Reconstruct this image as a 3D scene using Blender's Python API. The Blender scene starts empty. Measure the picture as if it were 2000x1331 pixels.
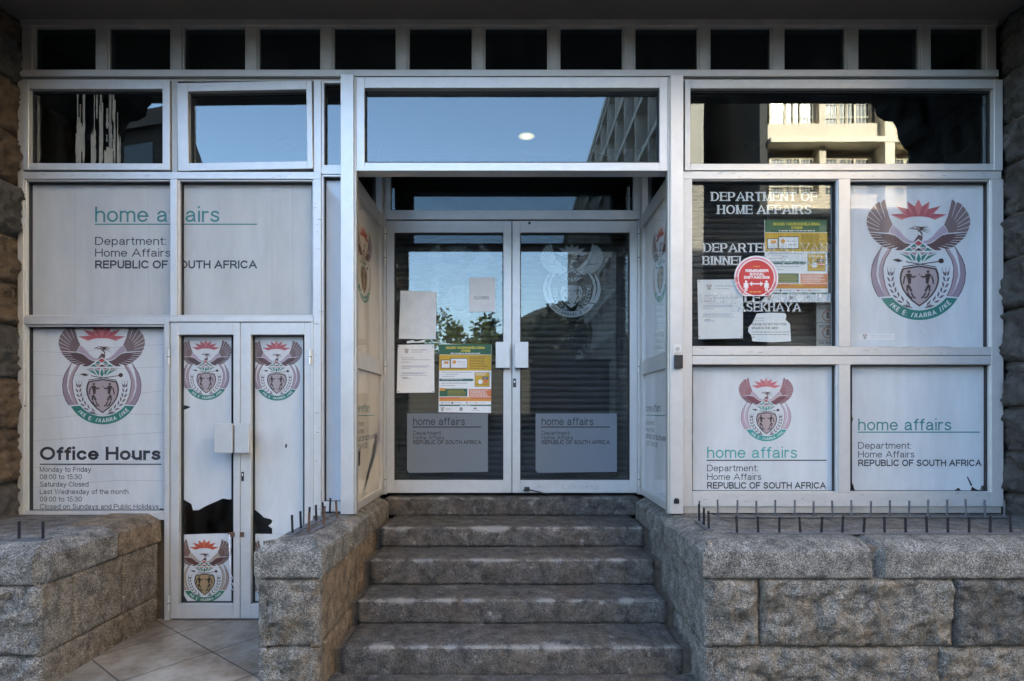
import bpy, bmesh, math, random
from mathutils import Vector, Matrix, noise
R = math.radians
S = bpy.context.scene
COL = S.collection

# ------------------------------------------------------------------ camera
F, D, EYE, CX, YH = 1111.0, 3.607, 1.40, 1000.0, 805.0     # photo pixels, metres
cam = bpy.data.cameras.new('camera'); cam.lens = 20; cam.sensor_width = 36
cam.shift_y = 139.5 / 2000; cam.clip_start = 0.05; cam.clip_end = 2000
co = bpy.data.objects.new('camera', cam); COL.objects.link(co)
co.location = (0, -D, EYE); co.rotation_euler = (R(90), 0, 0)
S.camera = co

# ------------------------------------------------------------------ sky and sun
SUN_EL, SUN_AZ = 28, 25
w = bpy.data.worlds.new("World"); S.world = w; w.use_nodes = True
nt = w.node_tree; bg = nt.nodes['Background']
sky = nt.nodes.new('ShaderNodeTexSky'); sky.sky_type = 'NISHITA'; sky.sun_disc = False
sky.sun_elevation = R(SUN_EL); sky.sun_rotation = R(SUN_AZ); sky.air_density = 1.0; sky.dust_density = 1.4; sky.ozone_density = .6
nt.links.new(sky.outputs[0], bg.inputs[0]); bg.inputs[1].default_value = 0.125
sl = bpy.data.lights.new('sun', 'SUN'); sl.energy = 5.0; sl.angle = R(0.5); sl.color = (1, .87, .70)
so = bpy.data.objects.new('sun', sl); COL.objects.link(so)
sd = Vector((math.sin(R(SUN_AZ)) * math.cos(R(SUN_EL)), math.cos(R(SUN_AZ)) * math.cos(R(SUN_EL)), math.sin(R(SUN_EL))))
so.rotation_euler = sd.to_track_quat('Z', 'Y').to_euler(); so.location = (0, 0, 40)
S.view_settings.view_transform = 'Standard'; S.view_settings.look = 'None'
S.view_settings.gamma = 1; S.view_settings.exposure = 3.42; S.view_settings.use_curve_mapping = False
S.render.engine = 'CYCLES'
S.cycles.max_bounces = 10; S.cycles.diffuse_bounces = 5; S.cycles.glossy_bounces = 6; S.cycles.transparent_max_bounces = 24
S.cycles.use_denoising = True; S.cycles.sample_clamp_indirect = 6
S.cycles.caustics_reflective = False; S.cycles.caustics_refractive = False

# ------------------------------------------------------------------ materials
MATS = {}
def newmat(name):
    m = bpy.data.materials.new(name); m.use_nodes = True
    n = m.node_tree.nodes; l = m.node_tree.links
    return m, n, l, n['Principled BSDF']
def P(name, col, rough=.5, metal=0, var=0, scale=8, stretch=(1, 1, 1), bump=0, bscale=60, coat=0, spec=.5, dark=None, rvar=0):
    m, n, l, p = newmat(name)
    p.inputs['Base Color'].default_value = (*col, 1); p.inputs['Roughness'].default_value = rough
    p.inputs['Metallic'].default_value = metal; p.inputs['Coat Weight'].default_value = coat
    p.inputs['Coat Roughness'].default_value = .03; p.inputs['Specular IOR Level'].default_value = spec
    if var or bump or rvar:
        tc = n.new('ShaderNodeTexCoord'); mp = n.new('ShaderNodeMapping'); mp.inputs['Scale'].default_value = stretch
        l.new(tc.outputs['Object'], mp.inputs[0])
        nz = n.new('ShaderNodeTexNoise'); nz.inputs['Scale'].default_value = scale; nz.inputs['Detail'].default_value = 7; nz.inputs['Roughness'].default_value = .65
        l.new(mp.outputs[0], nz.inputs[0])
        if var:
            rp = n.new('ShaderNodeValToRGB'); rp.color_ramp.elements[0].position = .3; rp.color_ramp.elements[1].position = .7
            d = dark or tuple(c * (1 - var) for c in col)
            rp.color_ramp.elements[0].color = (*d, 1); rp.color_ramp.elements[1].color = (*[min(1, c * (1 + var * .5)) for c in col], 1)
            l.new(nz.outputs[0], rp.inputs[0]); l.new(rp.outputs[0], p.inputs['Base Color'])
        if rvar:
            mr = n.new('ShaderNodeMapRange'); mr.inputs[3].default_value = rough - rvar; mr.inputs[4].default_value = rough + rvar
            l.new(nz.outputs[0], mr.inputs[0]); l.new(mr.outputs[0], p.inputs['Roughness'])
        if bump:
            n2 = n.new('ShaderNodeTexNoise'); n2.inputs['Scale'].default_value = bscale; n2.inputs['Detail'].default_value = 5
            l.new(mp.outputs[0], n2.inputs[0])
            b = n.new('ShaderNodeBump'); b.inputs['Strength'].default_value = bump; b.inputs['Distance'].default_value = .01
            l.new(n2.outputs[0], b.inputs['Height']); l.new(b.outputs[0], p.inputs['Normal'])
    MATS[name] = m
    return m
def granite(name, tones, stain, stain_amt, gscale=250, wear=None, bump=.75, pale=.35):
    """speckled granite: voronoi grains in four tones, broad stains, optional worn arrises from the 'wear' attribute"""
    m, n, l, p = newmat(name)
    tc = n.new('ShaderNodeTexCoord')
    vo = n.new('ShaderNodeTexVoronoi'); vo.inputs['Scale'].default_value = gscale
    l.new(tc.outputs['Object'], vo.inputs['Vector'])
    sp = n.new('ShaderNodeSeparateColor'); l.new(vo.outputs['Color'], sp.inputs[0])
    rp = n.new('ShaderNodeValToRGB'); rp.color_ramp.interpolation = 'LINEAR'
    pos = (0, .22, .55, .86)
    rp.color_ramp.elements.new(.5); rp.color_ramp.elements.new(.6)
    for e, q, t in zip(rp.color_ramp.elements, pos, tones): e.position = q; e.color = (*t, 1)
    l.new(sp.outputs[0], rp.inputs[0])
    big = n.new('ShaderNodeTexNoise'); big.inputs['Scale'].default_value = 5; big.inputs['Detail'].default_value = 8; big.inputs['Roughness'].default_value = .68
    l.new(tc.outputs['Object'], big.inputs[0])
    r2 = n.new('ShaderNodeValToRGB'); r2.color_ramp.elements[0].position = .42; r2.color_ramp.elements[1].position = .62
    l.new(big.outputs[0], r2.inputs[0])
    mu = n.new('ShaderNodeMath'); mu.operation = 'MULTIPLY'; mu.inputs[1].default_value = stain_amt; l.new(r2.outputs[0], mu.inputs[0])
    mx = n.new('ShaderNodeMix'); mx.data_type = 'RGBA'; mx.inputs['B'].default_value = (*stain, 1)
    l.new(mu.outputs[0], mx.inputs['Factor']); l.new(rp.outputs[0], mx.inputs['A'])
    # pale lichen and wear blotches
    pl_ = n.new('ShaderNodeTexNoise'); pl_.inputs['Scale'].default_value = 15; pl_.inputs['Detail'].default_value = 10; pl_.inputs['Roughness'].default_value = .78; l.new(tc.outputs['Object'], pl_.inputs[0])
    rl = n.new('ShaderNodeMapRange'); rl.inputs[1].default_value = .575; rl.inputs[2].default_value = .66; rl.inputs[4].default_value = pale; l.new(pl_.outputs[0], rl.inputs[0])
    mp_ = n.new('ShaderNodeMix'); mp_.data_type = 'RGBA'; mp_.inputs['B'].default_value = (.36, .34, .31, 1)
    l.new(rl.outputs[0], mp_.inputs['Factor']); l.new(mx.outputs['Result'], mp_.inputs['A']); mx = mp_
    # dirty darker patches
    g = n.new('ShaderNodeTexNoise'); g.inputs['Scale'].default_value = 13; g.inputs['Detail'].default_value = 9; g.inputs['Roughness'].default_value = .75
    l.new(tc.outputs['Object'], g.inputs[0])
    r3 = n.new('ShaderNodeMapRange'); r3.inputs[1].default_value = .35; r3.inputs[2].default_value = .62; r3.inputs[3].default_value = .34; r3.inputs[4].default_value = 1.3
    l.new(g.outputs[0], r3.inputs[0])
    mm = n.new('ShaderNodeMix'); mm.data_type = 'RGBA'; mm.blend_type = 'MULTIPLY'; mm.inputs['Factor'].default_value = 1
    cb = n.new('ShaderNodeCombineColor')
    for i in range(3): l.new(r3.outputs[0], cb.inputs[i])
    l.new(mx.outputs['Result'], mm.inputs['A']); l.new(cb.outputs[0], mm.inputs['B'])
    out = mm.outputs['Result']
    if wear:
        at = n.new('ShaderNodeAttribute'); at.attribute_name = 'wear'
        ng = n.new('ShaderNodeTexNoise'); ng.inputs['Scale'].default_value = 70; ng.inputs['Detail'].default_value = 6; ng.inputs['Roughness'].default_value = .8
        l.new(tc.outputs['Object'], ng.inputs[0])
        ad = n.new('ShaderNodeMath'); ad.operation = 'ADD'; l.new(at.outputs['Fac'], ad.inputs[0]); l.new(ng.outputs[0], ad.inputs[1])
        mr = n.new('ShaderNodeMapRange'); mr.inputs[1].default_value = .74; mr.inputs[2].default_value = 1.0; mr.clamp = True; l.new(ad.outputs[0], mr.inputs[0])
        mw = n.new('ShaderNodeMix'); mw.data_type = 'RGBA'; mw.inputs['B'].default_value = (*wear, 1)
        l.new(mr.outputs[0], mw.inputs['Factor']); l.new(out, mw.inputs['A']); out = mw.outputs['Result']
    l.new(out, p.inputs['Base Color'])
    p.inputs['Roughness'].default_value = .8; p.inputs['Specular IOR Level'].default_value = .35
    nb = n.new('ShaderNodeTexNoise'); nb.inputs['Scale'].default_value = 90; nb.inputs['Detail'].default_value = 6; nb.inputs['Roughness'].default_value = .7
    l.new(tc.outputs['Object'], nb.inputs[0])
    b = n.new('ShaderNodeBump'); b.inputs['Strength'].default_value = bump; b.inputs['Distance'].default_value = .012
    l.new(nb.outputs[0], b.inputs['Height'])
    nc = n.new('ShaderNodeTexNoise'); nc.inputs['Scale'].default_value = 24; nc.inputs['Detail'].default_value = 4; l.new(tc.outputs['Object'], nc.inputs[0])
    b2 = n.new('ShaderNodeBump'); b2.inputs['Strength'].default_value = bump * .4; b2.inputs['Distance'].default_value = .03
    l.new(nc.outputs[0], b2.inputs['Height']); l.new(b.outputs[0], b2.inputs['Normal']); l.new(b2.outputs[0], p.inputs['Normal'])
    MATS[name] = m
def glass(name, r0, tint=(.82, .86, .86), rough=0.0, dirt=0, top=.9, refl=(.96, .98, 1)):
    m, n, l, p = newmat(name); n.remove(p)
    tr = n.new('ShaderNodeBsdfTransparent'); tr.inputs[0].default_value = (*tint, 1)
    gl = n.new('ShaderNodeBsdfAnisotropic'); gl.inputs['Roughness'].default_value = rough; gl.inputs[0].default_value = (*refl, 1)
    lw = n.new('ShaderNodeLayerWeight'); lw.inputs[0].default_value = .5
    pw = n.new('ShaderNodeMath'); pw.operation = 'POWER'; pw.inputs[1].default_value = 5; l.new(lw.outputs['Facing'], pw.inputs[0])
    mr = n.new('ShaderNodeMapRange'); mr.inputs[3].default_value = r0; mr.inputs[4].default_value = top; l.new(pw.outputs[0], mr.inputs[0])
    mx = n.new('ShaderNodeMixShader'); l.new(mr.outputs[0], mx.inputs[0]); l.new(tr.outputs[0], mx.inputs[1]); l.new(gl.outputs[0], mx.inputs[2])
    # very slight waviness so reflections are not mirror-perfect
    tc = n.new('ShaderNodeTexCoord'); nz = n.new('ShaderNodeTexNoise'); nz.inputs['Scale'].default_value = 2.2; nz.inputs['Detail'].default_value = 1
    l.new(tc.outputs['Object'], nz.inputs[0])
    b = n.new('ShaderNodeBump'); b.inputs['Strength'].default_value = .012; b.inputs['Distance'].default_value = .02
    l.new(nz.outputs[0], b.inputs['Height']); l.new(b.outputs[0], gl.inputs['Normal'])
    out = mx.outputs[0]
    if dirt:
        df = n.new('ShaderNodeBsdfDiffuse'); df.inputs[0].default_value = (.5, .5, .48, 1)
        mp = n.new('ShaderNodeMapping'); mp.inputs['Scale'].default_value = (3, 3, .8); l.new(tc.outputs['Object'], mp.inputs[0])
        nd = n.new('ShaderNodeTexNoise'); nd.inputs['Scale'].default_value = 4; nd.inputs['Detail'].default_value = 8; l.new(mp.outputs[0], nd.inputs[0])
        m2 = n.new('ShaderNodeMapRange'); m2.inputs[1].default_value = .45; m2.inputs[2].default_value = .8; m2.inputs[3].default_value = .0; m2.inputs[4].default_value = dirt
        l.new(nd.outputs[0], m2.inputs[0])
        mx2 = n.new('ShaderNodeMixShader'); l.new(m2.outputs[0], mx2.inputs[0]); l.new(out, mx2.inputs[1]); l.new(df.outputs[0], mx2.inputs[2]); out = mx2.outputs[0]
    l.new(out, n['Material Output'].inputs[0])
    MATS[name] = m
def frost(name, col, trans):
    m, n, l, p = newmat(name)
    p.inputs['Base Color'].default_value = (*col, 1); p.inputs['Roughness'].default_value = .6
    tr = n.new('ShaderNodeBsdfTransparent'); mx = n.new('ShaderNodeMixShader'); mx.inputs[0].default_value = trans
    l.new(p.outputs[0], mx.inputs[1]); l.new(tr.outputs[0], mx.inputs[2]); l.new(mx.outputs[0], n['Material Output'].inputs[0])
    MATS[name] = m
def emit(name, col, st):
    m, n, l, p = newmat(name)
    p.inputs['Base Color'].default_value = (*col, 1); p.inputs['Emission Color'].default_value = (*col, 1); p.inputs['Emission Strength'].default_value = st
    MATS[name] = m

P('aluminium', (.61, .605, .60), .42, .45, var=.07, scale=16, stretch=(1, 1, 1), bump=.05, bscale=150, rvar=.08)
P('aluminium_dull', (.46, .44, .41), .5, .5, var=.2, scale=5, bump=.05, bscale=150)
P('aluminium_bright', (.60, .59, .58), .40, .5, var=.08, scale=9, rvar=.06)
P('hinge_metal', (.7, .7, .7), .35, .6)
P('gasket', (.02, .02, .02), .6)
def film(name, col):
    """printed vinyl: faint weave of fine horizontal lines, slight broad fading"""
    m = P(name, col, .42, var=.13, scale=4, stretch=(1.6, 1, .35))
    n = m.node_tree.nodes; l = m.node_tree.links; p = n['Principled BSDF']
    tc = n.new('ShaderNodeTexCoord'); wv = n.new('ShaderNodeTexWave'); wv.bands_direction = 'Z'; wv.inputs['Scale'].default_value = 30; wv.inputs['Distortion'].default_value = 1.5
    cz = n.new('ShaderNodeTexNoise'); cz.inputs['Scale'].default_value = 3; cz.inputs['Detail'].default_value = 3; l.new(tc.outputs['Object'], cz.inputs[0])
    bz = n.new('ShaderNodeBump'); bz.inputs['Strength'].default_value = .25; bz.inputs['Distance'].default_value = .03; l.new(cz.outputs[0], bz.inputs['Height'])
    l.new(tc.outputs['Object'], wv.inputs[0])
    b = n.new('ShaderNodeBump'); b.inputs['Strength'].default_value = .12; b.inputs['Distance'].default_value = .002; l.new(bz.outputs[0], b.inputs['Normal'])
    l.new(wv.outputs[0], b.inputs['Height']); l.new(b.outputs[0], p.inputs['Normal'])
film('film_white', (.66, .67, .69)); film('film_grey', (.56, .56, .56)); film('film_cream', (.72, .67, .58))
P('film_edge', (.75, .75, .74), .6); P('seam', (.42, .41, .40), .6); P('panel_white', (.66, .68, .72), .5, var=.06, scale=4)
P('print_teal', (.035, .21, .21), .45); P('print_dark', (.035, .035, .045), .45); P('print_teal_bright', (.07, .36, .34), .45)
P('letter_white', (.72, .74, .74), .5)
glass('glass_mirror', .085, (.55, .58, .6), dirt=.015, refl=(.86, .98, 1)); glass('glass_clear', .021, (.975, .98, .98), dirt=.02); glass('glass_door', .045, (.93, .94, .94), dirt=.02, refl=(.88, .98, 1)); glass('glass_side', .012, (.97, .97, .97), dirt=.02, top=.35)
frost('frosted', (.36, .40, .43), .10); frost('frosted_faint', (.28, .33, .37), .55); frost('ghost_letter', (.62, .63, .63), .72); frost('frosted_panel', (.17, .19, .215), .04)
P('shutter', (.026, .026, .027), .6, .0, var=.3, scale=6); P('interior', (.10, .10, .10), .8); P('interior_dark', (.03, .03, .03), .9)
P('ceiling_paint', (.16, .16, .17), .8, var=.1, scale=3); P('soffit_paint', (.17, .155, .14), .85, var=.1, scale=2)
emit('lamp_glow', (1, .82, .30), .20); emit('lamp_bulb', (1, .88, .45), .75); P('lamp_trim', (.5, .5, .45), .4)
P('paper', (.86, .86, .86), .7, var=.05, scale=20, bump=.3, bscale=9); P('paper_clear', (.80, .82, .84), .6, var=.1, scale=12, bump=.4, bscale=7)
P('ink', (.25, .25, .27), .7); P('ink_blue', (.16, .25, .42), .7); P('ink_black', (.04, .04, .04), .7)
P('poster_green', (.025, .12, .055), .5); P('poster_yellow', (.62, .38, .02), .5); P('poster_white', (.82, .83, .84), .5); P('poster_orange', (.66, .19, .06), .5)
P('poster_amber', (.70, .30, .05), .5); P('poster_lemon', (.75, .62, .06), .5); P('poster_teal', (.03, .14, .12), .5)
P('sticker_red', (.50, .025, .03), .4, coat=.4); P('sticker_pink', (.60, .25, .30), .4); P('sticker_white', (.75, .74, .74), .4, coat=.4); P('sticker_gold', (.65, .35, .05), .5)
P('sign_grey', (.30, .29, .27), .5); P('sign_ring', (.25, .08, .05), .5)
P('black_plastic', (.02, .02, .022), .4); P('iron', (.02, .02, .026), .6, .5, var=.5, scale=40); P('iron_worn', (.14, .14, .15), .6, .5, var=.4, scale=40); P('rust', (.12, .06, .035), .8, var=.4, scale=30)
P('plastic_tie', (.75, .78, .82), .3)
P('drip_white', (.27, .255, .21), .7, var=.3, scale=15)
# emblem palettes; the lilac one has bluish light and glare put into its colours
PAL = {}
def palette(pre, d):
    PAL[pre] = {}
    for k, c in d.items():
        P(pre + '_' + k, c, .45); PAL[pre][k] = pre + '_' + k
palette('lilac_glare', dict(wing1=(.20, .135, .14), wing2=(.115, .065, .07), covert=(.42, .33, .40), sun1=(.42, .10, .12), sun2=(.55, .17, .17), tusk1=(.31, .235, .29), tusk2=(.40, .29, .33), line=(.10, .06, .07),
        green=(.025, .19, .16), pink=(.38, .24, .26), dark=(.06, .035, .035), shield=(.41, .33, .34), wheat=(.13, .09, .11), white=(.72, .74, .74), red=(.40, .07, .08), grey=(.26, .20, .20)))
palette('rosy', dict(wing1=(.33, .15, .17), wing2=(.21, .07, .09), covert=(.5, .38, .42), sun1=(.55, .14, .16), sun2=(.63, .24, .24), tusk1=(.5, .36, .44), tusk2=(.55, .44, .48), line=(.2, .1, .11),
        green=(.05, .33, .30), pink=(.5, .3, .3), dark=(.05, .03, .04), shield=(.45, .34, .34), wheat=(.06, .04, .05), white=(.72, .74, .74), red=(.5, .1, .1), grey=(.3, .2, .2)))
palette('tan', dict(wing1=(.19, .11, .085), wing2=(.12, .045, .035), covert=(.42, .33, .26), sun1=(.48, .07, .035), sun2=(.55, .13, .06), tusk1=(.33, .25, .20), tusk2=(.42, .34, .27), line=(.12, .07, .05),
        green=(.02, .17, .10), pink=(.45, .18, .08), dark=(.03, .015, .01), shield=(.36, .25, .13), wheat=(.06, .06, .05), white=(.72, .72, .70), red=(.45, .08, .04), grey=(.2, .14, .12)))
PAL['frost'] = {k: 'frosted' for k in PAL['tan']}; PAL['frost'].update(dark='interior_dark', white='interior_dark', wheat='frosted', line='frosted', shield='frosted')
PAL['frost_faint'] = {k: ('frosted_faint' if v == 'frosted' else v) for k, v in PAL['frost'].items()}  # fainter copy: sky glare washing out one crest, put into its material
G_TONES = ((.052, .046, .039), (.112, .098, .081), (.178, .158, .132), (.33, .305, .27))
granite('granite', G_TONES, (.16, .115, .07), .5)
granite('granite_grey', ((.045, .041, .037), (.108, .098, .087), (.182, .168, .15), (.34, .32, .29)), (.13, .115, .095), .3)
granite('granite_tan', ((.055, .04, .028), (.14, .105, .07), (.20, .15, .105), (.30, .245, .18)), (.18, .115, .065), .5)
granite('granite_dark', ((.025, .023, .021), (.065, .06, .054), (.105, .098, .088), (.2, .19, .175)), (.09, .07, .05), .5)
granite('step_stone', ((.034, .031, .028), (.058, .053, .048), (.083, .076, .069), (.155, .143, .131)), (.105, .08, .056), .6, gscale=280, wear=(.25, .235, .215), bump=.7, pale=.6)
granite('coping_top', ((.05, .045, .042), (.09, .082, .075), (.13, .12, .11), (.20, .19, .18)), (.12, .095, .075), .5, wear=(.30, .29, .27))
P('mortar', (.13, .105, .08), .9, var=.4, scale=25, bump=.5)
P('pier_stone', (.095, .065, .04), .9, var=.6, scale=14, bump=.9, bscale=50)
P('pier_stone_grey', (.06, .055, .05), .9, var=.6, scale=14, bump=.9, bscale=50)

# ------------------------------------------------------------------ mesh building
class MB:
    def __init__(s): s.v = []; s.f = []; s.m = []; s.mats = []; s.wear = {}; s.xf = None
    def mi(s, name):
        if name not in s.mats: s.mats.append(name)
        return s.mats.index(name)
    def add(s, vs, fs, mat):
        b = len(s.v); i = s.mi(mat)
        for v in vs:
            v = Vector(v); s.v.append(s.xf @ v if s.xf else v)
        for f in fs: s.f.append([b + k for k in f]); s.m.append(i)
        return b
    def box(s, x0, x1, y0, y1, z0, z1, mat):
        if x0 > x1: x0, x1 = x1, x0
        if y0 > y1: y0, y1 = y1, y0
        if z0 > z1: z0, z1 = z1, z0
        s.add([(x0, y0, z0), (x1, y0, z0), (x1, y1, z0), (x0, y1, z0), (x0, y0, z1), (x1, y0, z1), (x1, y1, z1), (x0, y1, z1)],
              [(0, 3, 2, 1), (4, 5, 6, 7), (0, 1, 5, 4), (1, 2, 6, 5), (2, 3, 7, 6), (3, 0, 4, 7)], mat)
        return s
    def tube(s, a, b, r, mat, n=10, r2=None, cap=True):
        a, b = Vector(a), Vector(b); d = (b - a).normalized(); r2 = r if r2 is None else r2
        u = d.orthogonal().normalized(); q = d.cross(u); vs = []
        for c, rr in ((a, r), (b, r2)):
            for i in range(n):
                t = 2 * math.pi * i / n; vs.append(c + (u * math.cos(t) + q * math.sin(t)) * rr)
        fs = [(i, (i + 1) % n, n + (i + 1) % n, n + i) for i in range(n)]
        if cap: fs += [tuple(range(n - 1, -1, -1)), tuple(range(n, 2 * n))]
        s.add(vs, fs, mat); return s
    def build(s, name, parent=None, bevel=0, smooth=False, segs=1):
        me = bpy.data.meshes.new(name)
        o = Vector(parent_origin(parent)) if parent else Vector()
        me.from_pydata([tuple(v - o) for v in s.v], [], s.f)
        for k in s.mats: me.materials.append(MATS[k])
        me.polygons.foreach_set('material_index', s.m)
        if s.wear:
            a = me.attributes.new('wear', 'FLOAT', 'POINT')
            a.data.foreach_set('value', [s.wear.get(i, 0.0) for i in range(len(s.v))])
        if bevel:
            bm = bmesh.new(); bm.from_mesh(me)
            bmesh.ops.bevel(bm, geom=bm.edges[:], offset=bevel, segments=segs, affect='EDGES', profile=.6, clamp_overlap=True)
            bm.to_mesh(me); bm.free()
        if smooth:
            me.polygons.foreach_set('use_smooth', [True] * len(me.polygons))
            if name == 'coping': me.set_sharp_from_angle(angle=R(24))
        me.update()
        ob = bpy.data.objects.new(name, me); COL.objects.link(ob)
        if parent: ob.parent = parent
        return ob
def parent_origin(p):
    o = Vector()
    while p: o += p.location; p = p.parent
    return o
def tag(o, label=None, cat=None, group=None, kind=None):
    if label: o['label'] = label
    if cat: o['category'] = cat
    if group: o['group'] = group
    if kind: o['kind'] = kind
    return o
def thing(name, loc, label, cat, group=None):
    o = bpy.data.objects.new(name, None); o.location = loc; o.empty_display_size = .1; COL.objects.link(o)
    return tag(o, label, cat, group)
def K(Y): return F / (D + Y)
def X_(px, Y=0): return (px - CX) / K(Y)
def Z_(py, Y=0): return EYE + (YH - py) / K(Y)
def pbox(mb, x0, x1, y0, y1, Ya, Yb, mat, Yp=None):
    """box given by photo pixels measured on the plane Yp (default its front), from depth Ya to Yb"""
    Yp = Ya if Yp is None else Yp
    return mb.box(X_(x0, Yp), X_(x1, Yp), Ya, Yb, Z_(y1, Yp), Z_(y0, Yp), mat)
def pframe(mb, x0, x1, y0, y1, l, r, t, b, Ya, Yb, mat, Yp=0):
    pbox(mb, x0, x0 + l, y0, y1, Ya, Yb, mat, Yp); pbox(mb, x1 - r, x1, y0, y1, Ya, Yb, mat, Yp)
    pbox(mb, x0 + l, x1 - r, y0, y0 + t, Ya, Yb, mat, Yp); pbox(mb, x0 + l, x1 - r, y1 - b, y1, Ya, Yb, mat, Yp)

# ---- flat print: polygons in a plane
class Print:
    """pl(u, v, lift) -> world point"""
    def __init__(s, pl, mb=None, scale=1): s.pl = pl; s.mb = mb or MB(); s.n = 0; s.clip = None
    def poly(s, pts, mat, layer=0):
        if s.clip:
            cu = sum(p[0] for p in pts) / len(pts)
            if not (s.clip[0] <= cu <= s.clip[1]): return
        lift = .0002 + layer * .00012
        s.mb.add([s.pl(p[0], p[1], lift) for p in pts], [tuple(range(len(pts)))], mat)
    def rect(s, x0, x1, y0, y1, mat, layer=0): s.poly([(x0, y0), (x1, y0), (x1, y1), (x0, y1)], mat, layer)
    def disc(s, cx, cy, r, mat, layer=0, n=32, ry=None): s.poly([(cx + r * math.cos(2 * math.pi * i / n), cy + (ry or r) * math.sin(2 * math.pi * i / n)) for i in range(n)], mat, layer)
    def stroke(s, pts, hx, hy, mat, layer=0, ext=False):
        for q in ribbon(pts, hx, hy, ext): s.poly(q, mat, layer)
    def text(s, t, x0, x1, base, cap, mat, w=.125, layer=0, serif=False, up=-1, thin=None):
        for k, q in enumerate(text_polys(t, w, serif, thin)):
            pass
        polys, W = text_polys(t, w, serif, thin)
        sx = (x1 - x0) / W
        for j, stroke in enumerate(polys):
            for q in stroke: s.poly([(x0 + a * sx, base + up * b * cap) for a, b in q], mat, layer + (j % 7) * .12)
def facade(Y):
    """print plane parallel to the shopfront, given in photo pixels on depth Y, lifted towards the street"""
    k = K(Y)
    return lambda u, v, lift: ((u - CX) / k, Y - lift, EYE + (YH - v) / k)
def ribbon(pts, hx, hy=None, ext=False):
    hy = hx if hy is None else hy
    pts = [Vector(p) for p in pts]; closed = (pts[0] - pts[-1]).length < 1e-6
    if ext and not closed:
        d = (pts[0] - pts[1]).normalized(); pts[0] = pts[0] + Vector((d.x * hx, d.y * hy))
        d = (pts[-1] - pts[-2]).normalized(); pts[-1] = pts[-1] + Vector((d.x * hx, d.y * hy))
    n = len(pts); L = []; Rr = []
    for i in range(n):
        a = pts[i] - pts[i - 1] if i else (pts[0] - pts[-2] if closed else pts[1] - pts[0])
        b = pts[i + 1] - pts[i] if i < n - 1 else (pts[1] - pts[0] if closed else pts[-1] - pts[-2])
        a.normalize(); b.normalize()
        na, nb = Vector((-a.y, a.x)), Vector((-b.y, b.x)); m = na + nb
        if m.length < 1e-4: m = na
        m.normalize(); c = max(.5, m.dot(na)); m = m / c
        o = Vector((m.x * hx, m.y * hy)); L.append(pts[i] + o); Rr.append(pts[i] - o)
    return [[tuple(L[i]), tuple(L[i + 1]), tuple(Rr[i + 1]), tuple(Rr[i])] for i in range(n - 1)]
def arc(cx, cy, rx, ry, d0, d1, n=None):
    n = n or max(3, int(abs(d1 - d0) / 18))
    return [(cx + rx * math.cos(R(d0 + (d1 - d0) * i / n)), cy + ry * math.sin(R(d0 + (d1 - d0) * i / n))) for i in range(n + 1)]
XH = .73
def ell(cx, cy, rx, ry): return arc(cx, cy, rx, ry, 90, 450, 24)
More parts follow.
